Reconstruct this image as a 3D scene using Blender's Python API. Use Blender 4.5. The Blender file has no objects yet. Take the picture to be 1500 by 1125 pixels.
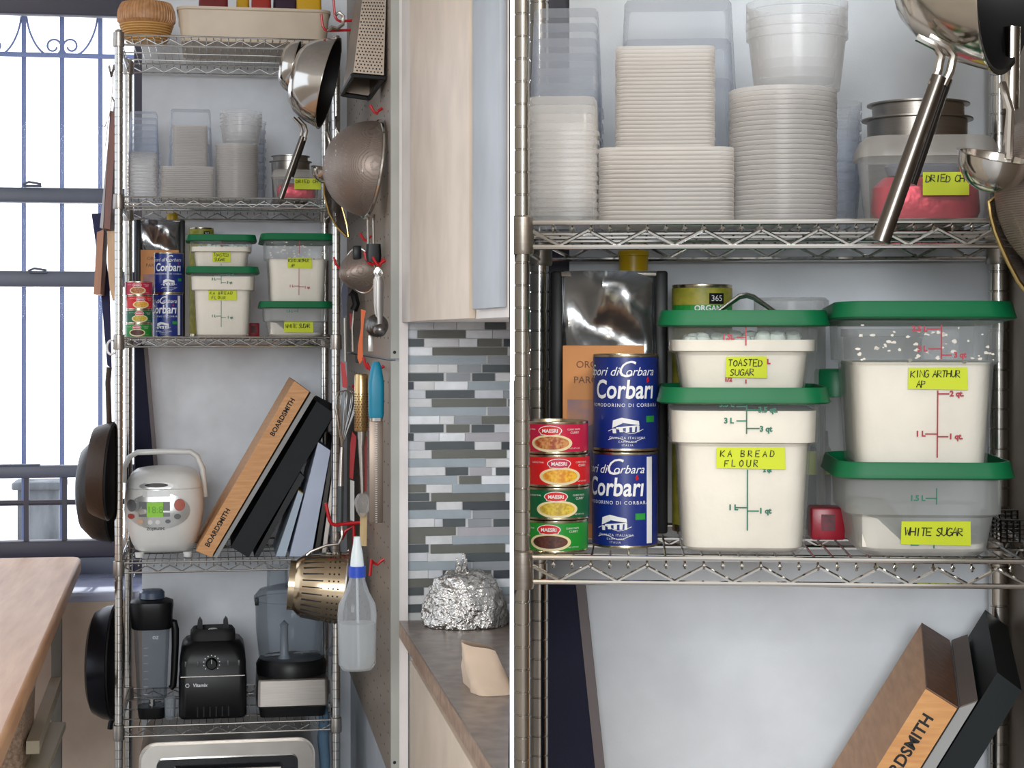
import bpy, bmesh, math, random
from mathutils import Vector, Matrix
random.seed(7)
SC = bpy.context.scene
COL = SC.collection
PI = math.pi
F = 2600.0        # focal length in pixels of the 1500 px wide frame
PX, PY = 750.0, 485.0
CAMZ = 1.6

# ------------------------------------------------------------------ materials
def lin(c):
    c = c / 255.0
    return c / 12.92 if c <= 0.04045 else ((c + 0.055) / 1.055) ** 2.4
def rgb(r, g, b): return (lin(r), lin(g), lin(b), 1.0)
MATS = {}
def nt_new(name):
    m = bpy.data.materials.new(name); m.use_nodes = True
    nt = m.node_tree; nt.nodes.clear()
    out = nt.nodes.new('ShaderNodeOutputMaterial')
    return m, nt, out
def pbr(name, col, rough=0.5, metal=0.0, bump=0.0, bscale=60.0, col2=None, cscale=8.0, stretch=None, coat=0.0, trans=0.0, cramp=(0.35, 0.65), spec=0.5):
    if name in MATS: return MATS[name]
    m, nt, out = nt_new(name)
    b = nt.nodes.new('ShaderNodeBsdfPrincipled')
    b.inputs['Base Color'].default_value = rgb(*col)
    b.inputs['Roughness'].default_value = rough
    b.inputs['Metallic'].default_value = metal
    b.inputs['Coat Weight'].default_value = coat
    b.inputs['Specular IOR Level'].default_value = spec
    b.inputs['Transmission Weight'].default_value = trans
    tc = nt.nodes.new('ShaderNodeTexCoord')
    mp = nt.nodes.new('ShaderNodeMapping')
    nt.links.new(tc.outputs['Object'], mp.inputs['Vector'])
    if stretch: mp.inputs['Scale'].default_value = stretch
    if col2 is None: col2 = tuple(max(0, c * 0.94) for c in col)
    nz = nt.nodes.new('ShaderNodeTexNoise'); nz.inputs['Scale'].default_value = cscale; nz.inputs['Detail'].default_value = 5
    nt.links.new(mp.outputs['Vector'], nz.inputs['Vector'])
    cr = nt.nodes.new('ShaderNodeValToRGB')
    cr.color_ramp.elements[0].position, cr.color_ramp.elements[1].position = cramp
    cr.color_ramp.elements[0].color = rgb(*col); cr.color_ramp.elements[1].color = rgb(*col2)
    nt.links.new(nz.outputs['Fac'], cr.inputs['Fac']); nt.links.new(cr.outputs['Color'], b.inputs['Base Color'])
    if bump:
        n2 = nt.nodes.new('ShaderNodeTexNoise'); n2.inputs['Scale'].default_value = bscale; n2.inputs['Detail'].default_value = 3
        nt.links.new(mp.outputs['Vector'], n2.inputs['Vector'])
        bp = nt.nodes.new('ShaderNodeBump'); bp.inputs['Strength'].default_value = bump; bp.inputs['Distance'].default_value = 0.01
        nt.links.new(n2.outputs['Fac'], bp.inputs['Height']); nt.links.new(bp.outputs['Normal'], b.inputs['Normal'])
    nt.links.new(b.outputs[0], out.inputs[0])
    MATS[name] = m
    return m
def wood(name, c1, c2, scale=3.0, stretch=(14, 14, 1), rough=0.45):
    return pbr(name, c1, rough, 0, 0.05, 40, c2, scale, stretch, cramp=(0.3, 0.7))
def clear(name, col=(235, 240, 245), opac=0.2, edge=0.55, rough=0.12, milky=0.0, tint=(254, 254, 254)):
    """thin see-through plastic: transparent film with a glossy / diffuse share that rises at grazing angles"""
    if name in MATS: return MATS[name]
    m, nt, out = nt_new(name)
    tr = nt.nodes.new('ShaderNodeBsdfTransparent'); tr.inputs[0].default_value = rgb(*tint)
    pb = nt.nodes.new('ShaderNodeBsdfPrincipled'); pb.inputs['Base Color'].default_value = rgb(*col); pb.inputs['Roughness'].default_value = rough
    tl = nt.nodes.new('ShaderNodeBsdfTranslucent'); tl.inputs[0].default_value = rgb(*col)
    m0 = nt.nodes.new('ShaderNodeMixShader'); m0.inputs[0].default_value = milky
    nt.links.new(pb.outputs[0], m0.inputs[1]); nt.links.new(tl.outputs[0], m0.inputs[2])
    fr = nt.nodes.new('ShaderNodeFresnel'); fr.inputs[0].default_value = 1.45
    mr = nt.nodes.new('ShaderNodeMapRange'); mr.inputs[1].default_value = 0.03; mr.inputs[2].default_value = 0.5
    mr.inputs[3].default_value = opac; mr.inputs[4].default_value = edge
    nt.links.new(fr.outputs[0], mr.inputs[0])
    mx = nt.nodes.new('ShaderNodeMixShader')
    nt.links.new(mr.outputs[0], mx.inputs[0]); nt.links.new(tr.outputs[0], mx.inputs[1]); nt.links.new(m0.outputs[0], mx.inputs[2])
    nt.links.new(mx.outputs[0], out.inputs[0])
    MATS[name] = m
    return m
def mesh_screen(name, col, cell=300.0, hole=0.5):
    """woven wire cloth: see-through square holes between wires"""
    if name in MATS: return MATS[name]
    m, nt, out = nt_new(name)
    tc = nt.nodes.new('ShaderNodeTexCoord'); sp = nt.nodes.new('ShaderNodeSeparateXYZ'); nt.links.new(tc.outputs['Object'], sp.inputs[0])
    def saw(o):
        a = nt.nodes.new('ShaderNodeMath'); a.operation = 'MULTIPLY'; a.inputs[1].default_value = cell; nt.links.new(o, a.inputs[0])
        f = nt.nodes.new('ShaderNodeMath'); f.operation = 'FRACT'; nt.links.new(a.outputs[0], f.inputs[0])
        g = nt.nodes.new('ShaderNodeMath'); g.operation = 'LESS_THAN'; g.inputs[1].default_value = hole; nt.links.new(f.outputs[0], g.inputs[0])
        return g.outputs[0]
    mu = nt.nodes.new('ShaderNodeMath'); mu.operation = 'MULTIPLY'; nt.links.new(saw(sp.outputs[1]), mu.inputs[0]); nt.links.new(saw(sp.outputs[2]), mu.inputs[1])
    pb = nt.nodes.new('ShaderNodeBsdfPrincipled'); pb.inputs['Base Color'].default_value = rgb(*col); pb.inputs['Metallic'].default_value = 0.6; pb.inputs['Roughness'].default_value = 0.45
    tr = nt.nodes.new('ShaderNodeBsdfTransparent'); mx = nt.nodes.new('ShaderNodeMixShader')
    nt.links.new(mu.outputs[0], mx.inputs[0]); nt.links.new(pb.outputs[0], mx.inputs[1]); nt.links.new(tr.outputs[0], mx.inputs[2]); nt.links.new(mx.outputs[0], out.inputs[0])
    MATS[name] = m
    return m
def glow(name, col, s):
    if name in MATS: return MATS[name]
    m, nt, out = nt_new(name); e = nt.nodes.new('ShaderNodeEmission'); e.inputs[0].default_value = rgb(*col); e.inputs[1].default_value = s
    nt.links.new(e.outputs[0], out.inputs[0]); MATS[name] = m
    return m

CHROME = pbr('chrome_wire', (205, 203, 198), 0.16, 1.0)
STEEL = pbr('polished_steel', (205, 200, 192), 0.13, 1.0)
BRUSH = pbr('brushed_steel', (178, 172, 165), 0.34, 1.0, 0.05, 30, stretch=(1, 1, 60))
DSTEEL = pbr('dark_steel', (70, 68, 66), 0.3, 1.0)
TINM = pbr('tin_rim', (200, 190, 165), 0.25, 1.0)
BRASS = pbr('brass_wire', (190, 165, 110), 0.25, 1.0)
BLACK = pbr('black_plastic', (15, 16, 18), 0.4, spec=0.3)
BLACKM = pbr('matte_black', (16, 17, 19), 0.7)
IRON = pbr('cast_iron', (38, 34, 32), 0.42, 0.25, 0.1, 120)
IRONB = pbr('seasoned_iron', (62, 48, 40), 0.4, 0.4, 0.1, 120)
WHITE = pbr('white_plastic', (238, 238, 234), 0.35, coat=0.2)
WALLP = pbr('painted_wall', (232, 236, 241), 0.75, 0, 0.06, 250)
WOODB = wood('maple_board', (214, 158, 98), (192, 132, 74), 5, (3, 3, 30))
WOODE = wood('walnut_end', (120, 84, 60), (92, 62, 46), 6, (20, 20, 4))
BUTCH = wood('butcher_block', (210, 164, 122), (186, 134, 92), 3, (12, 1.2, 12))
WOODR = wood('red_brown_wood', (126, 66, 46), (100, 50, 36), 3, (20, 20, 2))
WOODT = wood('tan_wood', (176, 120, 82), (150, 98, 66), 3, (20, 20, 2))
GREENL = pbr('green_lid', (0, 106, 62), 0.45)
FLOUR = pbr('flour', (240, 232, 218), 0.95, 0, 0.2, 40)
SUGARM = pbr('sugar_lumps', (222, 232, 222), 0.9, 0, 0.3, 60)
TAPE = pbr('yellow_tape', (206, 218, 30), 0.6)
INK = pbr('black_ink', (28, 30, 34), 0.6)
INKG = pbr('green_print', (22, 110, 84), 0.5)
INKR = pbr('red_print', (176, 34, 56), 0.5)
REDHOOK = pbr('red_vinyl', (196, 18, 28), 0.35)
BLUEL = pbr('navy_label', (16, 42, 124), 0.35, coat=0.3)
PAPERW = pbr('white_print', (236, 238, 240), 0.5)
LGREEN = pbr('tag_green', (40, 150, 60), 0.5)
NAVY = pbr('navy_fabric', (20, 24, 48), 0.9, 0, 0.2, 400)
CLEARC = clear('clear_box_plastic', (222, 228, 238), 0.15, 0.55, 0.15, 0.35)
MILKY = clear('milky_tub_plastic', (246, 246, 246), 0.24, 0.65, 0.18, 0.45)
MILKYD = clear('milky_lid_plastic', (252, 250, 248), 0.46, 0.75, 0.28, 0.55)
CAMB = clear('polycarbonate', (222, 226, 224), 0.10, 0.45, 0.08)
SMOKE = clear('smoky_jar', (120, 128, 136), 0.12, 0.5, 0.06, 0, (236, 239, 242))
TEAL = pbr('teal_grip', (0, 130, 160), 0.4)
ORANGE = pbr('orange_plastic', (240, 106, 20), 0.4)
BLUEP = pbr('blue_collar', (30, 70, 180), 0.4)

# ------------------------------------------------------------------ mesh builder
class MB:
    def __init__(s): s.v = []; s.f = []; s.mi = []; s.cur = 0
    def add(s, vs, fs, M=None):
        b = len(s.v)
        for v in vs:
            v = Vector(v)
            s.v.append(M @ v if M is not None else v)
        for f in fs: s.f.append([b + i for i in f]); s.mi.append(s.cur)
        return s
    def box(s, c, sz, bev=0.0, M=None, seg=2):
        bm = bmesh.new(); bmesh.ops.create_cube(bm, size=1)
        bmesh.ops.scale(bm, vec=sz, verts=bm.verts)
        if bev: bmesh.ops.bevel(bm, geom=bm.edges[:], offset=bev, segments=seg, affect='EDGES', profile=0.5)
        bmesh.ops.translate(bm, vec=c, verts=bm.verts)
        bm.verts.index_update()
        s.add([v.co.copy() for v in bm.verts], [[v.index for v in f.verts] for f in bm.faces], M); bm.free()
        return s
    def hexa(s, a, b):
        """two quads (front a, back b) joined into a solid"""
        n = len(a)
        s.add(list(a) + list(b), [list(range(n)), list(range(2 * n - 1, n - 1, -1))] + [[i, n + i, n + (i + 1) % n, (i + 1) % n] for i in range(n)])
        return s
    def tube(s, pts, r, n=8, closed=False, M=None):
        pts = [Vector(p) for p in pts]; k = len(pts)
        rs = r if isinstance(r, (list, tuple)) else [r] * k
        tang = []
        for i in range(k):
            a = pts[(i - 1) % k] if (closed or i > 0) else pts[i]
            b = pts[(i + 1) % k] if (closed or i < k - 1) else pts[i]
            t = (b - a); tang.append(t.normalized() if t.length > 1e-9 else Vector((0, 0, 1)))
        u = tang[0].orthogonal().normalized(); vs = []
        for i in range(k):
            t = tang[i]; u = (u - t * u.dot(t))
            u = u.normalized() if u.length > 1e-6 else t.orthogonal().normalized()
            w = t.cross(u)
            for j in range(n):
                a = 2 * PI * j / n
                vs.append(pts[i] + (u * math.cos(a) + w * math.sin(a)) * rs[i])
        fs = []
        for i in range(k if closed else k - 1):
            i2 = (i + 1) % k
            for j in range(n): fs.append([i * n + j, i * n + (j + 1) % n, i2 * n + (j + 1) % n, i2 * n + j])
        if not closed: fs += [list(range(n))[::-1], [(k - 1) * n + j for j in range(n)]]
        return s.add(vs, fs, M)
    def lathe(s, prof, n=32, M=None, closed=False):
        vs = []; fs = []; rows = []
        for r, z in prof:
            if r < 1e-6: rows.append([len(vs)]); vs.append((0, 0, z))
            else:
                rows.append(list(range(len(vs), len(vs) + n)))
                for j in range(n): a = 2 * PI * j / n; vs.append((r * math.cos(a), r * math.sin(a), z))
        pairs = list(zip(rows, rows[1:]))
        if closed: pairs.append((rows[-1], rows[0]))
        for A, B in pairs:
            for j in range(n):
                j2 = (j + 1) % n
                if len(A) == 1 and len(B) == 1: continue
                if len(A) == 1: fs.append([A[0], B[j2], B[j]])
                elif len(B) == 1: fs.append([A[j], A[j2], B[0]])
                else: fs.append([A[j], A[j2], B[j2], B[j]])
        return s.add(vs, fs, M)
    def loft(s, secs, seg=4, cap0=True, cap1=True, M=None):
        """rounded-rectangle sections (w, d, radius, z[, cx, cy])"""
        vs = []; n = 4 * (seg + 1)
        for q in secs:
            w, d, r, z = q[:4]; cx, cy = (q[4], q[5]) if len(q) > 4 else (0, 0)
            r = min(r, w / 2 - 1e-5, d / 2 - 1e-5)
            for k, (sx, sy) in enumerate(((1, 1), (-1, 1), (-1, -1), (1, -1))):
                for j in range(seg + 1):
                    a = PI / 2 * k + PI / 2 * j / seg
                    vs.append((cx + sx * (w / 2 - r) + r * math.cos(a), cy + sy * (d / 2 - r) + r * math.sin(a), z))
        fs = []
        for i in range(len(secs) - 1):
            for j in range(n): fs.append([i * n + j, i * n + (j + 1) % n, (i + 1) * n + (j + 1) % n, (i + 1) * n + j])
        if cap0: fs.append(list(range(n))[::-1])
        if cap1: fs.append([(len(secs) - 1) * n + j for j in range(n)])
        return s.add(vs, fs, M)
    def prism(s, poly, y0, y1, M=None):
        """polygon in XZ pushed from y0 to y1"""
        n = len(poly)
        return s.add([(x, y0, z) for x, z in poly] + [(x, y1, z) for x, z in poly],
                     [list(range(n)), list(range(2 * n - 1, n - 1, -1))] + [[i, n + i, n + (i + 1) % n, (i + 1) % n] for i in range(n)], M)
    def prismz(s, poly, z0, z1, M=None):
        n = len(poly)
        return s.add([(x, y, z0) for x, y in poly] + [(x, y, z1) for x, y in poly],
                     [list(range(n))[::-1], list(range(n, 2 * n))] + [[i, (i + 1) % n, n + (i + 1) % n, n + i] for i in range(n)], M)
    def flat(s, poly, y=0.0, th=0.0003):
        return s.prism(poly, y, y + th)
    def ellipse(s, cx, cz, a, b, y=0.0, n=20, th=0.0003):
        return s.flat([(cx + a * math.cos(2 * PI * i / n), cz + b * math.sin(2 * PI * i / n)) for i in range(n)], y, th)
    def rect(s, x0, z0, x1, z1, y=0.0, th=0.0003, nx=1):
        for i in range(nx):
            a = x0 + (x1 - x0) * i / nx; b = x0 + (x1 - x0) * (i + 1) / nx
            s.flat([(a, z0), (b, z0), (b, z1), (a, z1)], y, th)
        return s
    def text(s, txt, size, cx, cz, y=0.0, shear=0.0, align='CENTER', bold=0.0, spacing=1.0, sx=1.0):
        cu = bpy.data.curves.new('t', 'FONT'); cu.body = txt; cu.size = size; cu.shear = shear
        cu.align_x = align; cu.align_y = 'CENTER'; cu.offset = bold; cu.space_character = spacing; cu.resolution_u = 3
        o = bpy.data.objects.new('t', cu); COL.objects.link(o)
        dg = bpy.context.evaluated_depsgraph_get(); me = bpy.data.meshes.new_from_object(o.evaluated_get(dg))
        s.add([(cx + v.co.x * sx, y, cz + v.co.y) for v in me.vertices], [list(p.vertices) for p in me.polygons])
        bpy.data.objects.remove(o); bpy.data.curves.remove(cu); bpy.data.meshes.remove(me)
        return s
    def bend(s, r):
        """wrap flat XZ work (facing -Y) onto an upright cylinder of radius r"""
        bm = bmesh.new(); vs = [bm.verts.new(p) for p in s.v]
        for f, k in zip(s.f, s.mi):
            try: bm.faces.new([vs[i] for i in f]).material_index = k
            except ValueError: pass
        bmesh.ops.triangulate(bm, faces=[f for f in bm.faces if len(f.verts) > 4])
        for _ in range(4):
            es = [e for e in bm.edges if abs(e.verts[0].co.x - e.verts[1].co.x) > r * 0.22]
            if not es: break
            bmesh.ops.subdivide_edges(bm, edges=es, cuts=1, use_grid_fill=True)
            bmesh.ops.triangulate(bm, faces=[f for f in bm.faces if len(f.verts) > 4])
        bm.verts.index_update()
        s.v = [v.co.copy() for v in bm.verts]; s.f = [[v.index for v in f.verts] for f in bm.faces]; s.mi = [f.material_index for f in bm.faces]; bm.free()
        for v in s.v:
            a = v.x / r; rr = r - v.y
            v.x, v.y = rr * math.sin(a), -rr * math.cos(a)
        return s
    def move(s, d):
        d = Vector(d)
        for v in s.v: v += d
        return s
    def xf(s, M):
        s.v = [M @ v for v in s.v]; return s
    def mesh(s, name, mats):
        me = bpy.data.meshes.new(name)
        me.from_pydata([tuple(v) for v in s.v], [], s.f)
        bm = bmesh.new(); bm.from_mesh(me); bmesh.ops.recalc_face_normals(bm, faces=bm.faces[:]); bm.to_mesh(me); bm.free()
        for m in (mats if isinstance(mats, (list, tuple)) else [mats]): me.materials.append(m)
        for p, i in zip(me.polygons, s.mi): p.material_index = i; p.use_smooth = True
        me.set_sharp_from_angle(angle=math.radians(38))
        return me

GLY = {'A': [[(0, 0), (.5, 1), (1, 0)], [(.2, .4), (.8, .4)]], 'B': [[(0, 0), (0, 1), (.8, .85), (.7, .55), (0, .5), (.9, .35), (.8, .05), (0, 0)]],
 'C': [[(1, .85), (.5, 1), (.05, .6), (.1, .15), (.6, 0), (1, .2)]], 'D': [[(0, 0), (.1, 1), (.8, .8), (1, .4), (.7, .05), (0, 0)]],
 'E': [[(1, 1), (0, 1), (0, 0), (1, 0)], [(0, .5), (.8, .5)]], 'F': [[(1, 1), (0, 1), (0, 0)], [(0, .5), (.7, .5)]],
 'G': [[(1, .85), (.5, 1), (.05, .6), (.1, .1), (.6, 0), (1, .2), (1, .45), (.6, .45)]], 'H': [[(0, 0), (0, 1)], [(1, 0), (1, 1)], [(0, .5), (1, .5)]],
 'I': [[(.5, 0), (.5, 1)]], 'K': [[(0, 0), (0, 1)], [(1, 1), (.05, .45), (1, 0)]], 'L': [[(0, 1), (0, 0), (.9, 0)]], 'N': [[(0, 0), (0, 1), (1, 0), (1, 1)]],
 'O': [[(.5, 1), (.05, .7), (.1, .2), (.5, 0), (.95, .3), (.9, .75), (.5, 1)]], 'P': [[(0, 0), (0, 1), (.8, .9), (.85, .6), (0, .45)]],
 'R': [[(0, 0), (0, 1), (.8, .9), (.8, .6), (0, .5), (1, 0)]], 'S': [[(.95, .9), (.4, 1), (.1, .75), (.5, .52), (.95, .3), (.6, 0), (.05, .1)]],
 'T': [[(0, 1), (1, 1)], [(.5, 1), (.45, 0)]], 'U': [[(0, 1), (.05, .2), (.5, 0), (.95, .2), (1, 1)]], 'W': [[(0, 1), (.25, 0), (.5, .7), (.75, 0), (1, 1)]]}
def scrawl(mb, txt, x0, z0, h, adv=0.8, y=-0.0006, th=None):
    """handwritten capitals as marker strokes"""
    th = th or h * 0.075; x = x0
    for ch in txt:
        if ch == ' ': x += h * adv * 0.8; continue
        sz = h * random.uniform(0.9, 1.08); w = h * 0.6; dz = random.uniform(-.05, .05) * h
        for st in GLY[ch]:
            mb.tube([(x + p[0] * w + p[1] * h * .08, y, z0 + dz + p[1] * sz) for p in st], th, 5)
        x += h * adv
    return mb

# ------------------------------------------------------------------ the two bays of shelving as frames to build in
class Bay:
    def __init__(s, vx, scale):
        s.th = math.atan((vx - PX) / F); s.c, s.s = math.cos(s.th), math.sin(s.th); s.d = F / (scale * s.c * s.c)
        s.rz = -s.th
    def ray(s, px):
        dx = px - PX
        return dx * s.c - F * s.s, dx * s.s + F * s.c
    def at(s, px, py, Y):
        rx, ry = s.ray(px); t = (Y + s.d) / ry
        return Vector((rx * t, Y, CAMZ - (py - PY) * t))
    def X(s, px, Y): return s.at(px, PY, Y).x
    def Z(s, px, py, Y): return s.at(px, py, Y).z
    def m(s, px, Y): return (Y + s.d) / s.ray(px)[1]
    def ground(s, px, py, Z):
        rx, ry = s.ray(px); t = (CAMZ - Z) / (py - PY)
        return rx * t, ry * t - s.d
    def onX(s, px, py, X):
        rx, ry = s.ray(px); t = X / rx
        return Vector((X, ry * t - s.d, CAMZ - (py - PY) * t))
    def W(s, p):
        X, Y, Z = p; Y = Y + s.d
        return Vector((X * s.c + Y * s.s, -X * s.s + Y * s.c, Z))

def clean_norm(o): return o
class Thing:
    def __init__(s, B, name, label, cat, pos, rz=0.0, group=None, ext=None):
        s.B = B; s.pos = Vector(pos); s.rz = rz
        o = bpy.data.objects.new(name, None); o.empty_display_size = 0.05; COL.objects.link(o)
        o.location = B.W(s.pos); o.rotation_euler = (0, 0, B.rz + rz)
        o['label'] = label; o['category'] = cat
        if group: o['group'] = group
        s.o = o
        s.inv = Matrix.Rotation(-rz, 4, 'Z') @ Matrix.Translation(-s.pos)
    def part(s, name, mb, mat, parent=None, ab=False, label=None):
        """ab: geometry given in bay coordinates"""
        if ab: mb.xf(s.inv)
        me = mb if isinstance(mb, bpy.types.Mesh) else mb.mesh(name, mat)
        o = bpy.data.objects.new(name, me); COL.objects.link(o); o.parent = parent or s.o
        if label: o['label'] = label
        return o
def single(B, name, label, cat, pos, mb, mat, rz=0.0, group=None, ab=False):
    pos = Vector(pos)
    if ab: mb.xf(Matrix.Rotation(-rz, 4, 'Z') @ Matrix.Translation(-pos))
    me = mb if isinstance(mb, bpy.types.Mesh) else mb.mesh(name, mat)
    o = bpy.data.objects.new(name, me); COL.objects.link(o); o.location = B.W(pos); o.rotation_euler = (0, 0, B.rz + rz)
    o['label'] = label; o['category'] = cat
    if group: o['group'] = group
    return o
def struct(B, name, mb, mat, parent=None):
    me = mb.mesh(name, mat); o = bpy.data.objects.new(name, me); COL.objects.link(o)
    if parent: o.parent = parent
    else:
        if B: o.location = B.W((0, 0, 0)); o.rotation_euler = (0, 0, B.rz)
        o['kind'] = 'structure'
    return o
def copy_tree(o, parent=None):
    c = o.copy(); COL.objects.link(c)
    if parent: c.parent = parent
    for ch in list(o.children): copy_tree(ch, c)
    return c
def RX(a): return Matrix.Rotation(math.radians(a), 4, 'X')
def RY(a): return Matrix.Rotation(math.radians(a), 4, 'Y')
def RZ(a): return Matrix.Rotation(math.radians(a), 4, 'Z')
def T(x, y, z): return Matrix.Translation((x, y, z))

L = Bay(320, 516)      # the wide view: whole rack beside the window
R = Bay(935, 1311)     # the close-up of the same kind of rack
VW = {L: 'on the full-height rack', R: 'on the close-up rack'}
# ------------------------------------------------------------------ room: the wide bay
YB = 0.62                      # inner face of the back wall, rack depth 0.55
def Xpart(B, Y, off): return (off - (Y + B.d) * B.s) / B.c
BEIGE = pbr('beige_paint', (226, 204, 184), 0.7, 0, 0.05, 200)
CREAM = pbr('cream_cabinet', (208, 188, 166), 0.45, 0, 0.02, 60)
OFFW = pbr('offwhite_cabinet', (216, 206, 196), 0.45)
COOLLIT = pbr('cool_lit_cabinet', (166, 170, 174), 0.45)  # cool window light on the cabinet, put into the door colour
GREYP = pbr('grey_end_paint', (168, 168, 160), 0.5)
PEG = pbr('grey_brown_pegboard', (142, 128, 114), 0.42, 0.3, 0.05, 200, stretch=(1, 40, 1))
FRAME = pbr('dark_window_frame', (58, 54, 66), 0.5)
RAIL = pbr('grey_window_rail', (92, 98, 112), 0.45)
BARS = pbr('glare_tinted_bars', (104, 122, 172), 0.5)  # blue of the window glare painted into the bar colour
SILL = pbr('marble_sill', (170, 178, 214), 0.18, 0, 0, 60, (210, 214, 236), 5, coat=0.4)
GLASS = clear('window_glass', (250, 250, 252), 0.03, 0.25, 0.02)

fl = MB().box((0.5, 3.0, -0.05), (9, 9, 0.1)); struct(None, 'floor', fl, pbr('grey_floor', (150, 150, 152), 0.5, 0, 0.03, 20))
ce = MB().box((0, 4.3, 3.25), (6, 5.2, 0.1)); struct(None, 'ceiling', ce, pbr('white_ceiling', (226, 224, 220), 0.8))
pa = MB().box((0, 4.0, 1.6), (0.0029, 5.1, 3.2)); struct(None, 'wall_divider', pa, pbr('divider_white', (252, 252, 252), 0.5))

def wallpiece(B, x0, x1, y0, y1, z0, z1, mb):
    return mb.hexa([Vector((x0, y0, z0)), Vector((x1, y0, z0)), Vector((x1, y0, z1)), Vector((x0, y0, z1))],
                   [Vector((x0, y1, z0)), Vector((x1, y1, z0)), Vector((x1, y1, z1)), Vector((x0, y1, z1))])
YW = YB + 0.42                 # window plane
ZS = L.Z(150, 868, YB - 0.02)  # sill top at its front edge
xo = L.X(208, YB)
w = MB(); wallpiece(L, xo, Xpart(L, YB, -0.004), YB, YB + 0.5, 0, 3.2, w)
wallpiece(L, -2.2, -1.7, YB, YB + 0.5, 0, 3.2, w); wallpiece(L, -1.7, xo, YB, YB + 0.5, 2.86, 3.2, w)
struct(L, 'wall_back', w, WALLP)
w = MB(); wallpiece(L, -1.7, xo, YB + 0.002, YB + 0.5, 0, ZS - 0.03, w); struct(L, 'wall_back_lower', w, BEIGE)
w = MB(); w.box(((-1.7 + xo) / 2, YB + 0.24, ZS - 0.015), (xo + 1.7, 0.5, 0.03), 0.004); struct(L, 'trim_1', w, SILL)
# window with two sashes
def zb(py, Y=YW): return L.Z(100, py, Y)
win = MB()
def hr(p0, p1, th=0.05, y=YW, x0=-1.7, x1=None):
    z1, z0 = zb(p0, y), zb(p1, y); x1 = L.X(196, y) if x1 is None else x1
    win.box(((x0 + x1) / 2, y + th / 2, (z0 + z1) / 2), (x1 - x0, th, z1 - z0), 0.006)
xw = L.X(196, YW)
win.box((xw + 0.035, YW + 0.03, (2.86 + ZS) / 2), (0.07, 0.06, 2.86 - ZS), 0.004)
win.box((-1.66, YW + 0.03, (2.86 + ZS) / 2), (0.08, 0.06, 2.86 - ZS), 0.004)
hr(-60, 22); hr(792, 817, 0.06)
for px in (38, 94, 150):
    a_ = L.X(px, YW); win.box((a_, YW + .02, (zb(700) + zb(792)) / 2), (.017, .02, zb(700) - zb(792)))
hr(732, 740, .02, YW + .012)
wf = struct(L, 'window_1', win, FRAME)
win = MB(); hr(275, 297, 0.05, YW + 0.03); hr(397, 420, 0.06); hr(682, 700, 0.06); hr(817, 846, 0.05)
win.box((-1.3, YW + 0.02, zb(681)), (1.4, 0.03, 0.006), 0.002)
struct(L, 'sash_rails', win, RAIL, wf)
win = MB()
for px, py in ((48, 271), (56, 397)):
    c = L.at(px, py, YW); win.box(c + Vector((0, -0.01, -0.004)), (0.06, 0.02, 0.008), 0.003)
    win.tube([c + Vector((-0.03, -0.02, 0)), c + Vector((-0.01, -0.03, 0.008)), c + Vector((0.03, -0.02, 0.002))], 0.004, 6)
struct(L, 'sash_lock', win, RAIL, wf)
g = MB().box(((-1.6 + xw) / 2, YW + 0.035, (2.8 + ZS) / 2), (xw + 1.6, 0.004, 2.8 - ZS - 0.02)); struct(L, 'window_pane', g, GLASS, wf)
# security grille outside
YG = YW + 0.22
xr = L.X(200, YG) + 0.05
gt = Thing(L, 'window_grille', 'iron security grille with scrolls, blue glare painted in, outside the bright window', 'window grille', (L.X(91, YG), YG, ZS - 0.02))
m = MB()
for px in (-21, 35, 91, 147):
    p = L.X(px, YG); m.box((p, YG, (2.8 + ZS) / 2 - 0.02), (0.0155, 0.0155, 2.8 - ZS + 0.02), 0.001)
gt.part('upright_bars', m, BARS, ab=True)
m = MB()
for py in (82,): m.box(((-1.6 + xr) / 2, YG - 0.008, zb(py, YG)), (xr + 1.6, 0.006, 0.017), 0.001)
gt.part('cross_bars', m, BARS, ab=True)
for c0, c1, cm in ((35, 147, 91), (-77, 35, -21), (147, 259, 203)):
    m = MB()
    for sgn, cx in ((1, c0), (-1, c1)):
        pts = []
        for i in range(11):
            u = i / 10; pts.append((cx + sgn * (4 + 26 * u ** 1.6 + 4 * u), 24 + 56 * (1 - (1 - u) ** 1.5)))
        cxs, czs = cm - sgn * 13, 68; 
        for i in range(18):
            a = math.radians(60 - i * 24); r = 13 * (1 - 0.035 * i)
            pts.append((cxs + sgn * r * math.cos(a), czs + r * math.sin(a)))
        m.tube([L.at(min(q[0], 205), q[1], YG - 0.004) for q in pts], 0.0038, 6)
    if c0 < 147: gt.part('scroll', m, BARS, ab=True)
# view outside
ch = Thing(L, 'chimney', 'square grey masonry pillar outside, seen through the lower window', 'pillar', (L.X(56, YB + 3.5), YB + 3.5, 0))
hz = L.Z(56, 716, YB + 3.5); ww = 60 * L.m(56, YB + 3.5)
m = MB().box((0, 0.1, hz / 2), (ww, 0.2, hz), 0.01); ch.part('shaft', m, pbr('weathered_concrete', (150, 158, 166), 0.9, 0, 0.2, 30, (90, 98, 108), 3, (3, 3, 0.8)))
m = MB().box((0, 0.1, hz + 0.015), (ww + 0.05, 0.26, 0.04), 0.01); ch.part('cap', m, pbr('weathered_concrete', (0, 0, 0)))

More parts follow.
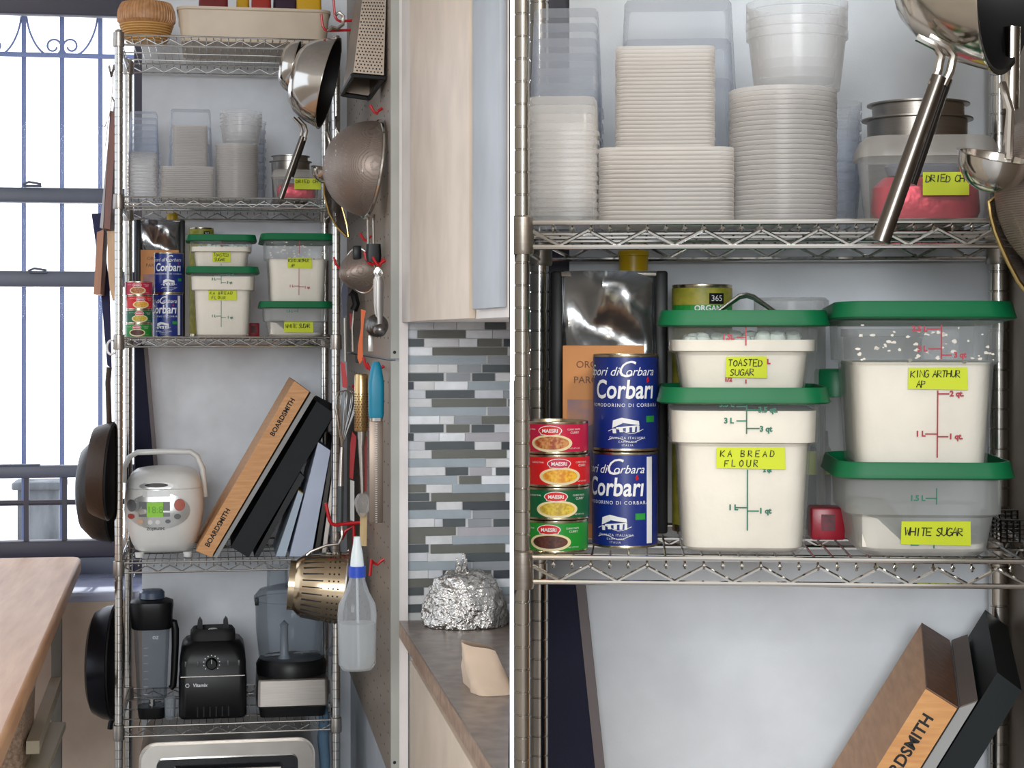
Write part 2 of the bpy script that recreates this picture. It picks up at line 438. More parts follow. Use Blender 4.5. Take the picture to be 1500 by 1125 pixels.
# stub wall with steel pegboard
XP = L.X(508, YB)
YN = L.onX(572, 485, XP).y
xe = L.X(597, YN)
w = MB(); wallpiece(L, XP + 0.012, xe, YN, YB, 0, 3.2, w); struct(L, 'wall_stub', w, pbr('cool_grey_paint', (178, 184, 190), 0.6, 0, 0.04, 200))
w = MB(); wallpiece(L, L.X(584, YN), xe, YN - 0.012, YN - 0.0005, 0, 3.2, w); struct(L, 'trim_2', w, pbr('corner_white', (228, 220, 216), 0.5))
zb0 = L.Z(508, 975, YB); zg = L.Z(575, 527, YN)
pt = Thing(L, 'pegboard', 'grey brown steel pegboard wall covering hung with kitchen tools and red hooks', 'pegboard', (XP, YN, zb0))
for z0, z1 in ((zb0, zg - 0.003), (zg + 0.003, 3.0)):
    m = MB(); wallpiece(L, XP, XP + 0.011, YN, YB - 0.002, z0, z1, m)
    p = pt.part('steel_panel', m, PEG, ab=True)
    m = MB(); wallpiece(L, XP, L.X(584, YN), YN - 0.013, YN - 0.0005, z0, z1, m); pt.part('end_flange', m, GREYP, p, ab=True)
    m = MB()
    zz = z0 + 0.05
    while zz < min(z1 - 0.03, 2.55):
        for k in range(14):
            yy = YN + 0.06 + k * 0.1
            m.box((XP - 0.0004, yy, zz), (0.0008, 0.012, 0.004))
        zz += 0.0508
    pt.part('slots', m, pbr('slot_dark', (96, 86, 76), 0.8), p, ab=True)
m = MB()
for py in (516, 1117): 
    c = L.at(578, py, YN - 0.014); m.lathe([(0, 0.003), (0.003, 0.002), (0.004, 0)], 10, T(*c) @ RX(90))
pt.part('screw', m, BLACK, ab=True)

# mosaic backsplash facing the room
YT = YN + 0.02
tl = MB()
x0t, x1t = xe, Xpart(L, YT, -0.004)
wallpiece(L, x0t, x1t, YT, YT + 0.08, 0.5, 3.2, tl)
tile_cols = [(205, 205, 205), (222, 224, 226), (196, 198, 202), (164, 174, 180), (84, 90, 92), (104, 104, 96), (70, 74, 80), (150, 154, 158), (178, 174, 178)]
TM = [pbr('grout', (226, 226, 224), 0.8)] + [pbr('tile_%d' % i, c, 0.2 if i in (3, 4, 6) else 0.35, 0, 0, 60, tuple(min(255, int(q * (1.08 if i < 3 else 0.96))) for q in c), 25) for i, c in enumerate(tile_cols)]
D, TP, K, LG, MG = 5, 6, 7, 4, 8
rows = [[(710, 741, D)], [(611, 682, TP)], [(598, 621, D), (699, 735, TP), (737, 748, K)], [(633, 743, TP)], [(597, 712, LG), (714, 748, MG)], [(670, 705, MG), (706, 748, D)],
 [(597, 650, D), (653, 689, MG), (691, 725, D)], [(597, 606, K), (685, 748, LG)], [(623, 695, D), (737, 748, MG)], [(632, 742, TP), (744, 748, K)], [(600, 712, LG), (714, 748, MG)], [(665, 705, MG), (705, 748, TP)],
 [(600, 650, D), (653, 688, TP), (690, 724, D)], [(597, 606, K), (681, 748, 9)], [(622, 695, D), (734, 748, K)], [(632, 742, TP)], [(597, 711, LG)], [(652, 686, D), (688, 720, 9), (726, 748, D)],
 [(597, 670, LG), (672, 705, TP)], [(597, 624, TP), (662, 748, LG)], [(597, 629, D), (631, 740, TP)], [(597, 639, D), (677, 748, K)], [(597, 690, LG), (692, 748, MG)], [(648, 682, D), (685, 720, MG), (722, 748, D)],
 [(597, 668, TP), (670, 748, 9)], [(597, 623, TP), (662, 748, LG)], [(597, 628, D), (630, 740, TP)], [(677, 748, D)], [(597, 690, LG), (692, 748, MG)], [(648, 682, D), (685, 720, TP), (722, 748, K)], [(597, 668, TP)], [(597, 621, D), (690, 748, LG)], [(640, 748, 9)], [(597, 622, D)]]
rr = random.Random(3)
for i, row in enumerate(rows):
    cy = 477 + i * 12.55
    segs = []; cur = 597
    for a, b, k in row + [(749, 749, 0)]:
        while a - cur > 3:
            ln = min(a - cur, rr.uniform(28, 70))
            if a - cur - ln < 10: ln = a - cur
            segs.append((cur, cur + ln, rr.choice((1, 2, 2, 3, 1)))); cur += ln
        if k: segs.append((a, b, k))
        cur = max(cur, b)
    for a, b, k in segs:
        p = L.at(a + 0.6, cy - 5.6, YT); q = L.at(min(b, 748.5) - 0.6, cy + 5.6, YT)
        tl.cur = k; tl.box(((p.x + q.x) / 2, YT - 0.002, (p.z + q.z) / 2), (q.x - p.x, 0.004, p.z - q.z))
struct(L, 'wall_tiled', tl, TM)

# counter run with base and wall cabinets along the right
ZC = L.Z(585, 908, YN)
XC = L.X(584, YN)
YC1 = L.ground(735, 1190, ZC)[1]
ct = Thing(L, 'countertop', 'brown grey speckled stone worktop running from the mosaic tiles', 'countertop', (XC, YN, ZC - 0.04))
XC1, YC1 = L.ground(738, 1150, ZC)
poly = [(XC, YN - 0.014), (XC1, YC1), (Xpart(L, YC1, -0.006), YC1), (Xpart(L, YN, -0.006), YN - 0.014)]
m = MB().prismz(poly, ZC - 0.004, ZC); m2 = MB().prismz(poly, ZC - 0.04, ZC - 0.0042)
ct.part('stone_top', m, pbr('speckled_stone', (136, 120, 108), 0.28, 0, 0, 60, (104, 92, 84), 26), ab=True)
ct.part('edge_band', m2, pbr('stone_edge', (172, 142, 118), 0.35, 0, 0, 60, (136, 108, 90), 40), ab=True)
XB = XC + 0.03
bc = Thing(L, 'base_cabinet', 'cream base cabinet under the brown stone worktop', 'cabinet', (XB, YN, 0))
YC1 = L.onX(742, 1000, XB).y
poly = [(XB, YN - 0.014), (XB, YC1), (Xpart(L, YC1, -0.008), YC1), (Xpart(L, YN, -0.008), YN - 0.014)]
bc.part('carcass', MB().prismz(poly, 0.0, ZC - 0.041), OFFW, ab=True)
yd = L.onX(612, 1000, XB).y
m = MB().box((XB - 0.010, (yd + YC1) / 2, (ZC - 0.05) / 2 + 0.02), (0.018, yd - YC1, ZC - 0.13), 0.003); bc.part('door', m, CREAM, ab=True)
zu = L.Z(587, 472, YN)
uc = Thing(L, 'wall_cabinet', 'cream wall cabinet above the mosaic tiles beside the pegboard', 'cabinet', (XC, YN, zu))
XU = L.X(588, YN)
y6, y7 = L.onX(697, 480, XU).y, L.onX(747, 480, XU).y
def upoly(a, b): return [(XU, a), (XU, b), (Xpart(L, b, -0.006), b), (Xpart(L, a, -0.006), a)]
uc.part('carcass', MB().prismz(upoly(YN - 0.016, y6), zu, 3.1), OFFW, ab=True)
ya = L.onX(608, 480, XU).y
m = MB(); ym, yl = (ya + y6) / 2, ya - y6
m.box((XU - 0.006, ym, (zu + 3.0) / 2), (0.012, yl, 3.0 - zu), 0.002)
dr = uc.part('door', m, CREAM, ab=True)
yd0, yd1 = y6 - 0.012, y7 + 0.02
u2 = Thing(L, 'wall_cabinet', 'wall cabinet with cool window light painted on its door, by the white divider', 'cabinet', (XU, yd0, zu))
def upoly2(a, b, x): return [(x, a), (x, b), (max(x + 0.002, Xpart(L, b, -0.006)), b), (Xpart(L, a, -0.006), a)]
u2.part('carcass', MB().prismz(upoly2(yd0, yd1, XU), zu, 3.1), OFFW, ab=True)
u2.part('door', MB().box((XU - 0.006, (yd0 + yd1) / 2 - 0.01, (zu + 3.0) / 2 + 0.005), (0.012, yd0 - yd1 - 0.04, 3.0 - zu - 0.02), 0.002), COOLLIT, ab=True)

# ------------------------------------------------------------------ room: the close-up bay
YR = 0.385
w = MB(); xr0 = R.X(834, YR); xr1 = R.X(1469, YR)
wallpiece(R, xr0, xr1 + 0.1, YR, YR + 0.1, 0, 3.2, w)
zs2 = R.Z(790, 560, YR); wallpiece(R, Xpart(R, YR + 0.1, 0.004), xr0, YR, YR + 0.1, 0, zs2, w)
struct(R, 'wall_back', w, pbr('painted_wall_warm', (224, 229, 234), 0.75, 0, 0.06, 400))
w = MB(); wallpiece(R, xr1, xr1 + 0.02, -0.75, YR - 0.001, 0, 3.2, w); struct(R, 'wall_right', w, PEG)
w = MB(); wallpiece(R, R.X(799, YR + 0.06), xr0 + 0.02, YR + 0.06, YR + 0.12, zs2, 3.2, w)
wf2 = struct(R, 'window_2', w, FRAME)
w = MB(); wallpiece(R, Xpart(R, YR + 0.09, 0.004), R.X(800, YR + 0.09), YR + 0.085, YR + 0.089, zs2, 3.2, w); struct(R, 'window_pane', w, GLASS, wf2)
w = MB(); wallpiece(R, R.X(757, YR + 0.3), R.X(764, YR + 0.3), YR + 0.3, YR + 0.31, zs2 - 0.2, R.Z(760, 20, YR + 0.3), w); struct(R, 'window_bar', w, BARS, wf2)

# ------------------------------------------------------------------ wire racks
def rack(B, xl, xr_, depth, pr, tops, ztop, label, rw=0.0027, collar=0.045):
    """tops: Z of each shelf's top rail"""
    th = Thing(B, 'wire_shelving_rack', label, 'shelf rack', ((xl + xr_) / 2, depth / 2, 0))
    yf, yb = 0.0, depth
    for x in (xl, xr_):
        for y in (yf, yb):
            r = pr if (x == xl and y == yf) else 0.0127
            prof = [(0.018, 0.0), (0.018, 0.02), (r, 0.03)]
            z = 0.05
            while z < ztop - 0.03:
                prof += [(r, z), (r * 0.9, z + 0.0008), (r * 0.9, z + 0.0018), (r, z + 0.0026)]; z += 0.0254
            prof += [(r, ztop - 0.01), (r * 0.8, ztop), (0, ztop + 0.003)]
            th.part('post', MB().lathe([(0, 0)] + prof, 18, T(x, y, 0)), CHROME, ab=True)
    for zt in tops:
        x0, x1 = xl + 0.014, xr_ - 0.014
        m = MB(); n = int((x1 - x0) / 0.0207); st = (x1 - x0) / n
        zd = zt - 0.0075
        for i in range(1, n):
            x = x0 + st * i
            m.tube([(x, yf - 0.003, zd - 0.004), (x, yf + 0.002, zd + 0.0045), (x, yb - 0.002, zd + 0.0045), (x, yb + 0.003, zd - 0.004)], 0.0014, 5)
            m.lathe([(0, -0.003), (0.003, 0), (0, 0.003)], 6, T(x, yf - 0.004, zd))
        for k in range(1, 4):
            y = yf + depth * k / 4; m.tube([(xl, y, zd), (xr_, y, zd)], 0.0023, 6)
        sh = th.part('shelf', m, CHROME, ab=True)
        zl = zt - 0.0275
        def truss(a, b, ln):
            a, b = Vector(a), Vector(b); q = MB()
            up = Vector((0, 0, 1))
            q.tube([a, b], rw, 8); q.tube([a - up * 0.0275, b - up * 0.0275], rw, 8)
            pts = []; per = 3 * st / 2; k = int(ln / per)
            for i in range(k + 1):
                u = (i + 0.3) / (k + 0.5); pts.append(a.lerp(b, min(1, u)) - up * (0.0255 if i % 2 else 0.0085))
            q.tube(pts, rw * 0.8, 6)
            return q
        th.part('truss', truss((xl, yf - 0.001, zt), (xr_, yf - 0.001, zt), x1 - x0), CHROME, sh, ab=True)
        th.part('truss', truss((xl, yb, zt), (xr_, yb, zt), x1 - x0), CHROME, sh, ab=True)
        th.part('truss', truss((xl, yf, zt), (xl, yb, zt), depth), CHROME, sh, ab=True)
        th.part('truss', truss((xr_, yf, zt), (xr_, yb, zt), depth), CHROME, sh, ab=True)
        for x in (xl, xr_):
            for y in (yf, yb):
                r = (pr if (x == xl and y == yf) else 0.0127) + 0.0012
                q = MB().lathe([(r, zt + 0.008), (r + 0.0025, zt + 0.006), (r + 0.0035, zl - 0.004), (r + 0.0025, zl - 0.008), (r, zl - 0.008)], 18, T(x, y, 0))
                th.part('corner_sleeve', q, BRUSH, sh, ab=True)
    return th
DL, DR = 0.55, 0.345
LS = [L.Z(330, p, 0) for p in (55, 290, 494, 822, 1060)]
rack(L, L.X(174, 0), L.X(492, 0), DL, 0.0118, LS, L.Z(177, 44, 0), 'chrome wire shelving rack with five shelves standing beside the bright window')
RS = [R.Z(1100, p, 0) for p in (325, 819)]
RS.append(RS[1] - 0.636)
XRL, XRR = R.X(765, 0), R.X(1463, DR)
rack(R, XRL, XRR, DR, 0.0088, RS, 2.3, 'chrome wire shelving rack seen close up, holding flour tubs and cans', 0.0031)
# ------------------------------------------------------------------ pantry goods on the racks
def span(B, x0, x1, Y):
    a, b = B.X(x0, Y), B.X(x1, Y); return (a + b) / 2, b - a
CAMBF = clear('frosted_polycarbonate', (218, 220, 218), 0.34, 0.6, 0.2, 0.3)

def cambro(B, label, x0, x1, pylid, zb, Yf, step, fill, lines, tape, pcol, marks, lumps=False, frosted=False, fillmat=None, heap=False, tilt=0, dust=False):
    X0, Wd = span(B, x0, x1, Yf)
    xm = (x0 + x1) / 2
    H = B.Z(xm, pylid, Yf) - zb
    dep = Wd * 0.98; Yc = Yf + dep / 2
    th = Thing(B, 'food_storage_tub', label, 'food container', (X0, Yc, zb))
    zs_ = H * step; zl = H - Wd * 0.085
    wb, ws, wt = 0.715 * Wd, 0.775 * Wd, 0.855 * Wd
    def wat(z): return wb + (ws - wb) * max(0, min(1, z / zs_)) if z < zs_ else wt + (z - zs_) * 0.06
    r = Wd * 0.12
    secs = [(wb - 0.012, wb - 0.012, r, 0), (wb, wb, r, 0.006), (ws, ws, r, zs_ - 0.006), (ws + 0.001, ws + 0.001, r, zs_ - 0.004), (wt, wt, r * 1.1, zs_), (wat(zl), wat(zl), r * 1.1, zl)]
    th.part('body', MB().loft(secs, 5, True, False), CAMBF if frosted else CAMB)
    zf = H * fill; g = 0.006
    fs = [(wb - 0.012 - g, wb - 0.012 - g, r, 0.003), (wb - g, wb - g, r, 0.008)]
    for z in sorted([q_ for q_ in [0.008 + (zf - 0.008) * k / 12 for k in range(1, 13)] + [zs_ - .0012, zs_ + .0004] if q_ <= zf + 1e-6]): fs.append((wat(z) - g, wat(z) - g, r, z))
    fm = MB().loft(fs, 5)
    co = th.part('contents', fm, fillmat or FLOUR)
    if lumps:
        q = MB()
        for i in range(40):
            a = wat(zf) / 2 - 0.02; c = (random.uniform(-a, a), random.uniform(-a, a * 0.4), zf + random.uniform(-0.002, 0.003)); s = random.uniform(0.006, 0.011)
            q.lathe([(0, -s), (s * .7, -s * .7), (s, 0), (s * .7, s * .6), (0, s * .8)], 9, T(*c) @ RX(random.uniform(-30, 30)))
        th.part('sugar_lumps', q, SUGARM, co)
    if heap:
        q = MB(); w2 = wat(zf) / 2 - g
        q.hexa([Vector((-w2, -w2, zf - .004)), Vector((-w2 * .25, -w2, zf - .004)), Vector((-w2 * .75, -w2, zf + H * 0.26)), Vector((-w2, -w2, zf + H * 0.3))],
               [Vector((-w2, w2, zf - .004)), Vector((w2 * .2, w2, zf - .004)), Vector((-w2 * .4, w2, zf + H * 0.36)), Vector((-w2, w2, zf + H * 0.38))])
        th.part('sugar_heap', q, FLOUR, co)
    # lid
    z0, z1 = zl - 0.002, H; lr = Wd * 0.16
    lm = MB().loft([(Wd * .9, dep * .9, lr, z0 + .004), (Wd * .965, dep * .965, lr, z0), (Wd, dep, lr, z0 + .002), (Wd * .985, dep * .985, lr, z0 + .006), (Wd * .962, dep * .962, lr, z1 - .003), (Wd * .95, dep * .95, lr, z1), (Wd * .93, dep * .93, lr, z1), (Wd * .915, dep * .915, lr, z1 - .008), (Wd * .88, dep * .88, lr, z1 - .012)], 6)
    if tilt: lm.xf(T(0, 0, z0) @ RX(tilt) @ T(0, 0, -z0))
    th.part('lid', lm, GREENL)
    def lx(px): return B.X(px, Yf + (dep - ws) / 2) - X0
    def lz(px, py): return B.Z(px, py, Yf + (dep - ws) / 2) - zb
    def conform(mb, off, zc=9):
        for v in mb.v: v.y = v.y - wat(min(v.z, zc)) / 2 - off
        return mb
    # printed scale
    q = MB(); up = abs(B.m(xm, Yf)); tk = max(0.0007, 0.0014 * Wd / 0.2)
    for mk in marks:
        if mk[0] == 'v':
            _, px, ya, yb = mk; q.rect(lx(px) - tk / 2, lz(px, yb), lx(px) + tk / 2, lz(px, ya))
        elif mk[0] == 't':
            _, xa, xb, py = mk; q.rect(lx(xa), lz(xa, py) - tk / 2, lx(xb), lz(xb, py) + tk / 2)
        else:
            _, px, py, s, hpx = mk; q.text(s, hpx * up * 1.25, lx(px), lz(px, py), 0, bold=0.0004)
    if marks: th.part('measure_marks', conform(q, 0.0006), pcol)
    if dust:
        q = MB(); rd = random.Random(5)
        for i in range(60):
            x = rd.uniform(-.42, .42) * wt; z = zf + (zl - zf) * (rd.random() ** 1.5 if i < 40 else .75 - 1.2 * abs(x / wt) + rd.uniform(-.08, .08))
            if not zf < z < zl - .004: continue
            s = rd.uniform(.0008, .0028) * Wd / .2; q.flat([(x + s * rd.uniform(.6, 1.5) * math.cos(k * PI / 4), z + s * rd.uniform(.4, 1.0) * math.sin(k * PI / 4)) for k in range(8)], 0, .0002)
        th.part('flour_dust', conform(q, -.0018), FLOUR, co)
    xa, ya, xb, yb = tape
    q = MB()
    z0, z1 = lz(xa, yb), lz(xa, ya)
    q.flat([(lx(xa), z0 + .001), (lx(xb), z0), (lx(xb) - .001, z1), (lx(xa) + .0005, z1 - .0005)], 0, 0.0004)
    tp = th.part('tape_label', conform(q, 0.0016, zs_ - .004), TAPE)
    q = MB(); hh = (z1 - z0)
    nl = len(lines); lh = hh * (0.30 if nl == 2 else 0.34)
    for i, (s, fx, fz) in enumerate(lines):
        scrawl(q, s, lx(xa) + (lx(xb) - lx(xa)) * fx, z0 + hh * fz, lh, adv=(lx(xb) - lx(xa)) * 0.86 / (max(len(k[0]) for k in lines) + 0.2) / lh, y=0)
    th.part('lettering', conform(q, 0.0024, zs_ - .004), INK, tp)
    return zb + H - 0.0117

v = VW
zsR = RS[1] - 0.0005; zsL = LS[2] - 0.0005
zt = cambro(R, 'tall bread flour tub under the toasted sugar tub, ' + v[R], 963, 1222, 568, zsR, 0.012, 0.67, 0.86, [('KA BREAD', .06, .58), ('FLOUR', .12, .12)], (1049, 655, 1151, 687), INKG,
   [('v', 1093, 590, 635), ('v', 1095, 688, 778), ('t', 1078, 1093, 595), ('t', 1093, 1112, 600), ('t', 1078, 1093, 616), ('t', 1093, 1112, 627), ('t', 1078, 1095, 744), ('t', 1095, 1112, 749),
    ('s', 1064, 592, '3.5 L', 9), ('s', 1124, 600, '3.5 qt.', 9), ('s', 1067, 616, '3 L', 9), ('s', 1121, 628, '3 qt', 9), ('s', 1074, 744, '1 L', 9), ('s', 1121, 749, '1 qt', 9), ('s', 1124, 689, '2 qt', 6)])
cambro(R, 'toasted sugar tub on top of the bread flour tub, ' + v[R], 963, 1221, 454, zt, 0.016, 0.53, 0.66, [('TOASTED', .06, .56), ('SUGAR', .1, .12)], (1063, 522, 1124, 554), INKR,
   [('v', 1092, 476, 506), ('t', 1078, 1092, 494), ('s', 1066, 494, '1.5L', 8), ('v', 1093, 556, 562), ('s', 1067, 556, '1/2', 7), ('s', 1126, 530, 'L', 8), ('t', 1106, 1125, 478)], lumps=True)
zt = cambro(R, 'low white sugar tub under the all-purpose flour tub, ' + v[R], 1224, 1496, 678, zsR, 0.012, 0.45, 0.13, [('WHITE SUGAR', .05, .4)], (1320, 763, 1423, 799), INKG,
   [('v', 1370, 714, 738), ('t', 1354, 1370, 729), ('s', 1342, 729, '1.5 L', 9), ('v', 1369, 797, 804), ('t', 1335, 1347, 799)], frosted=True, heap=True)
cambro(R, 'all-purpose flour tub on top of the white sugar tub, ' + v[R], 1220, 1499, 446, zt, 0.012, 0.66, 0.655, [('KING ARTHUR', .04, .56), ('AP', .14, .1)], (1330, 538, 1418, 571), INKR,
   [('v', 1377, 476, 526), ('v', 1374, 572, 671), ('t', 1355, 1377, 482), ('t', 1358, 1377, 511), ('t', 1377, 1392, 520), ('t', 1374, 1391, 577), ('t', 1356, 1374, 636), ('t', 1374, 1390, 640),
    ('s', 1345, 482, '3.5 L', 9), ('s', 1349, 511, '3 L', 9), ('s', 1404, 520, '3 qt', 9), ('s', 1402, 577, '2 qt.', 9), ('s', 1349, 636, '1 L', 9), ('s', 1401, 640, '1 qt.', 9)], tilt=-2.5, dust=True)
zt = cambro(L, 'tall bread flour tub under the toasted sugar tub, ' + v[L], 271, 381, 390, zsL, 0.015, 0.67, 0.86, [('KA BREAD', .06, .58), ('FLOUR', .12, .12)], (305, 425, 347, 440), INKG,
   [('v', 324, 399, 416), ('v', 324, 440, 479), ('t', 317, 324, 409), ('t', 324, 331, 402), ('t', 324, 331, 414), ('t', 316, 324, 463), ('t', 324, 331, 465), ('s', 312, 399, '3.5 L', 4), ('s', 337, 402, '3.5 qt', 4), ('s', 313, 409, '3 L', 4), ('s', 336, 414, '3 qt', 4), ('s', 313, 463, '1 L', 4), ('s', 337, 465, '1 qt', 4)])
cambro(L, 'toasted sugar tub on top of the bread flour tub, ' + v[L], 271, 377, 343, zt, 0.017, 0.53, 0.66, [('TOASTED', .06, .56), ('SUGAR', .1, .12)], (311, 369, 338, 384), INKR, [('v', 324, 386, 389), ('v', 324, 352, 362)], lumps=True)
zt = cambro(L, 'low white sugar tub under the all-purpose flour tub, ' + v[L], 379, 489, 441, zsL, 0.015, 0.45, 0.13, [('WHITE SUGAR', .05, .4)], (416, 470, 459, 487), INKG,
   [('v', 436, 448, 458), ('t', 430, 436, 456), ('s', 424, 456, '1.5 L', 4)], frosted=True, heap=True)
cambro(L, 'all-purpose flour tub on top of the white sugar tub, ' + v[L], 380, 493, 343, zt, 0.015, 0.66, 0.655, [('KING ARTHUR', .04, .56), ('AP', .14, .1)], (421, 377, 457, 393), INKR,
   [('v', 438, 393, 432), ('t', 430, 438, 419), ('t', 438, 446, 420), ('s', 427, 419, '1 L', 4), ('s', 450, 421, '1 qt', 4), ('v', 438, 353, 372)], tilt=-2, dust=True)

# cans
def rim_can(th, r, h):
    prof = [(0, 0.002), (r * .93, 0.002), (r * .95, 0), (r * 1.01, 0.0005), (r * 1.015, 0.0025), (r, 0.004), (r, h - .004), (r * 1.015, h - .0025), (r * 1.01, h - .0005), (r * .96, h), (r * .94, h - .003), (0, h - .003)]
    return th.part('can_body', MB().lathe(prof, 40), TINM)
def band(r, z0, z1, a0=-180, a1=180, n=40):
    m = MB(); vs = []; fs = []
    for i in range(n + 1):
        a = math.radians(a0 + (a1 - a0) * i / n)
        vs += [(r * math.sin(a), -r * math.cos(a), z0), (r * math.sin(a), -r * math.cos(a), z1)]
    return m.add(vs, [[2 * i, 2 * i + 2, 2 * i + 3, 2 * i + 1] for i in range(n)])
def blue_can(B, label, x0, x1, Yc, zb, pytop, turn, strip=False):
    X0, w = span(B, x0, x1, Yc); r = w / 2
    h = B.Z((x0 + x1) / 2, pytop, Yc - r * .8) - zb
    th = Thing(B, 'tomato_can', label, 'can', (X0, Yc, zb), math.radians(turn))
    rim_can(th, r, h)
    lb = th.part('paper_label', band(r + .0006, h * .03, h * .97), BLUEL)
    R_ = r + .0008
    def k(q): return q.bend(R_)
    q = MB(); q.text('S', h * .155, -r * 1.25, h * .83, -.0003, .35).text('apori di', h * .13, -r * .78, h * .82, -.0003, .35); q.text('C', h * .24, r * .0, h * .84, -.0003, .35).text('orbara', h * .125, r * .52, h * .82, -.0003, .35)
    q.text('Corbar\u0131', h * .27, -r * .02, h * .63, -.0003, .12, bold=h * .005, sx=.80)
    q.text('POMODORINO DI CORBARA', h * .05, 0, h * .475, -.0003, spacing=1.3)
    q.text('QUALITA ITALIANA', h * .035, r * .1, h * .14, -.0003, spacing=1.3).text('CAMPANIA', h * .03, r * .1, h * .10, -.0003, spacing=1.4).text('ITALIA', h * .03, r * .1, h * .065, -.0003, spacing=1.4)
    th.part('lettering', k(q), PAPERW, lb)
    q = MB(); q.flat([(r * .74, h * .705), (r * .83, h * .725), (r * .78, h * .77), (r * .72, h * .74)], -.0003); th.part('red_accent', k(q), REDHOOK, lb)
    q = MB(); cx, cz, s = r * .05, h * .20, h * .15
    for poly in ([(-1, .35), (-.95, 1.0), (-.3, 1.25), (-.25, .75)], [(-.25, .8), (-.3, 1.25), (.95, .95), (1, .6)], [(-1, .3), (-.95, -.1), (-.7, -.1), (-.72, .3)], [(-.5, .35), (-.45, 0), (-.2, 0), (-.22, .4)], [(0, .45), (0, 0), (.25, 0), (.25, .5)],
                 [(.45, .55), (.45, 0), (.65, 0), (.7, .55)], [(.82, .55), (.8, 0), (1, 0), (1, .55)], [(-.7, .28), (-.7, .42), (.95, .6), (.95, .5)]):
        q.flat([(cx + a * s * .95, cz + b * s * .8) for a, b in poly], -.0003)
    for dz in (.03, -.06):
        q.tube([(cx - r * .55 + r * 1.1 * i / 8, -.0006, h * (.18 + dz + .025 * math.sin(i * 0.9))) for i in range(9)], h * .0035, 4)
    th.part('farmhouse_picture', k(q), PAPERW, lb)
    q = MB(); q.rect(r * .72, h * .30, r * 1.05, h * .365, -.0003, nx=3); g = th.part('green_tag', k(q), LGREEN, lb)
    if strip:
        q = MB(); q.rect(r * 1.12, h * .05, r * 1.34, h * .95, -.0003, nx=3); th.part('white_strip', k(q), PAPERW, lb)
v = VW
ztop = R.Z(915, 663, .10)
blue_can(R, 'navy tomato can, lower of the stacked pair, ' + v[R], 868, 963, .125, zsR, 662, -22, True)
zc = R.Z(915, 662, .125 - .036)
blue_can(R, 'navy tomato can, upper of the stacked pair, ' + v[R], 869, 964, .125, zc + .0005, 519, -2)
blue_can(L, 'navy tomato can, lower of the stacked pair, ' + v[L], 224, 268, .16, zsL, 430, -22, True)
zc = L.Z(246, 430, .16 - .035)
blue_can(L, 'navy tomato can, upper of the stacked pair, ' + v[L], 226, 269, .16, zc + .0005, 370, -2)

CR = pbr('label_crimson', (196, 28, 70), 0.4); CR2 = pbr('label_red', (214, 30, 36), 0.4); G1 = pbr('label_dark_green', (10, 98, 58), 0.4); G2 = pbr('label_green', (30, 146, 50), 0.4)
CREAMP = pbr('plate_cream', (238, 224, 176), 0.5); CUR = [pbr('curry_%d' % i, c, 0.5, 0, 0, 60, d, 240) for i, (c, d) in enumerate([((206, 150, 90), (150, 60, 30)), ((236, 190, 60), (206, 130, 30)), ((222, 196, 70), (176, 150, 50)), ((96, 52, 40), (60, 30, 26))])]
def curry_can(B, label, x0, x1, Yc, zb, h, col, cur, turn):
    X0, w = span(B, x0, x1, Yc); r = w / 2
    th = Thing(B, 'curry_paste_can', label, 'can', (X0, Yc, zb), math.radians(turn))
    rim_can(th, r, h)
    lb = th.part('paper_label', band(r + .0006, h * .08, h * .92), col)
    def k(q): return q.bend(r + .0009)
    q = MB(); q.ellipse(0, h * .34, r * .66, h * .27, n=32); pl = th.part('dish_picture', k(q), CREAMP, lb)
    q = MB(); q.ellipse(0, h * .35, r * .55, h * .2, -.0004, n=32); th.part('curry_picture', k(q), cur, lb)
    q = MB(); q.ellipse(-r * .04, h * .73, r * .37, h * .155, -.0003).flat([(-r * .33, h * .6), (r * .26, h * .6), (r * .3, h * .7), (-r * .36, h * .7)], -.0003); 
    th.part('brand_border', k(q), PAPERW, lb)
    q = MB(); q.ellipse(-r * .04, h * .73, r * .34, h * .135, -.0006).flat([(-r * .3, h * .615), (r * .23, h * .615), (r * .27, h * .7), (-r * .33, h * .7)], -.0006); th.part('brand_badge', k(q), CR2 if col is not CR2 else CR, lb)
    q = MB(); q.text('MAESRI', h * .15, -r * .04, h * .72, -.001, bold=h * .004); q.text('CURRY PASTE', h * .075, r * .72, h * .76, -.0004); q.text('KAENG THAI', h * .07, -r * .72, h * .76, -.0004)
    q.text('NET WT 4 OZ', h * .06, r * .75, h * .18, -.0004); q.text('CURRY', h * .1, r * .75, h * .66, -.0004); q.text('PRODUCT OF THAILAND', h * .055, 0, h * .13, -.0008)
    th.part('lettering', k(q), PAPERW, lb)
kinds = [('green bottom', 'bright green curry can, bottom of four', G2, 3, -6), ('', 'dark green curry can, second from bottom', G1, 2, 4), ('', 'red curry can, second from top of four', CR2, 1, 9), ('', 'crimson curry can, top of four', CR, 0, -4)]
for B, x0, x1, Yc, zs_, pt_ in ((R, 767, 862, .075, zsR, 617), (L, 185, 223, .09, zsL, 412)):
    r = span(B, x0, x1, Yc)[1] / 2
    hh = (B.Z((x0 + x1) / 2, pt_, Yc - r * .8) - zs_) / 4
    for i, (_, lab, col, cu, tn) in enumerate(kinds):
        o = (-1.0, .5, .8, -.8)[i] * (1.4 if B is R else .5)
        curry_can(B, lab + ', ' + VW[B], x0 + o, x1 + o, Yc, zs_ + i * hh, hh - .0004, col, CUR[cu], tn)

from mathutils import noise
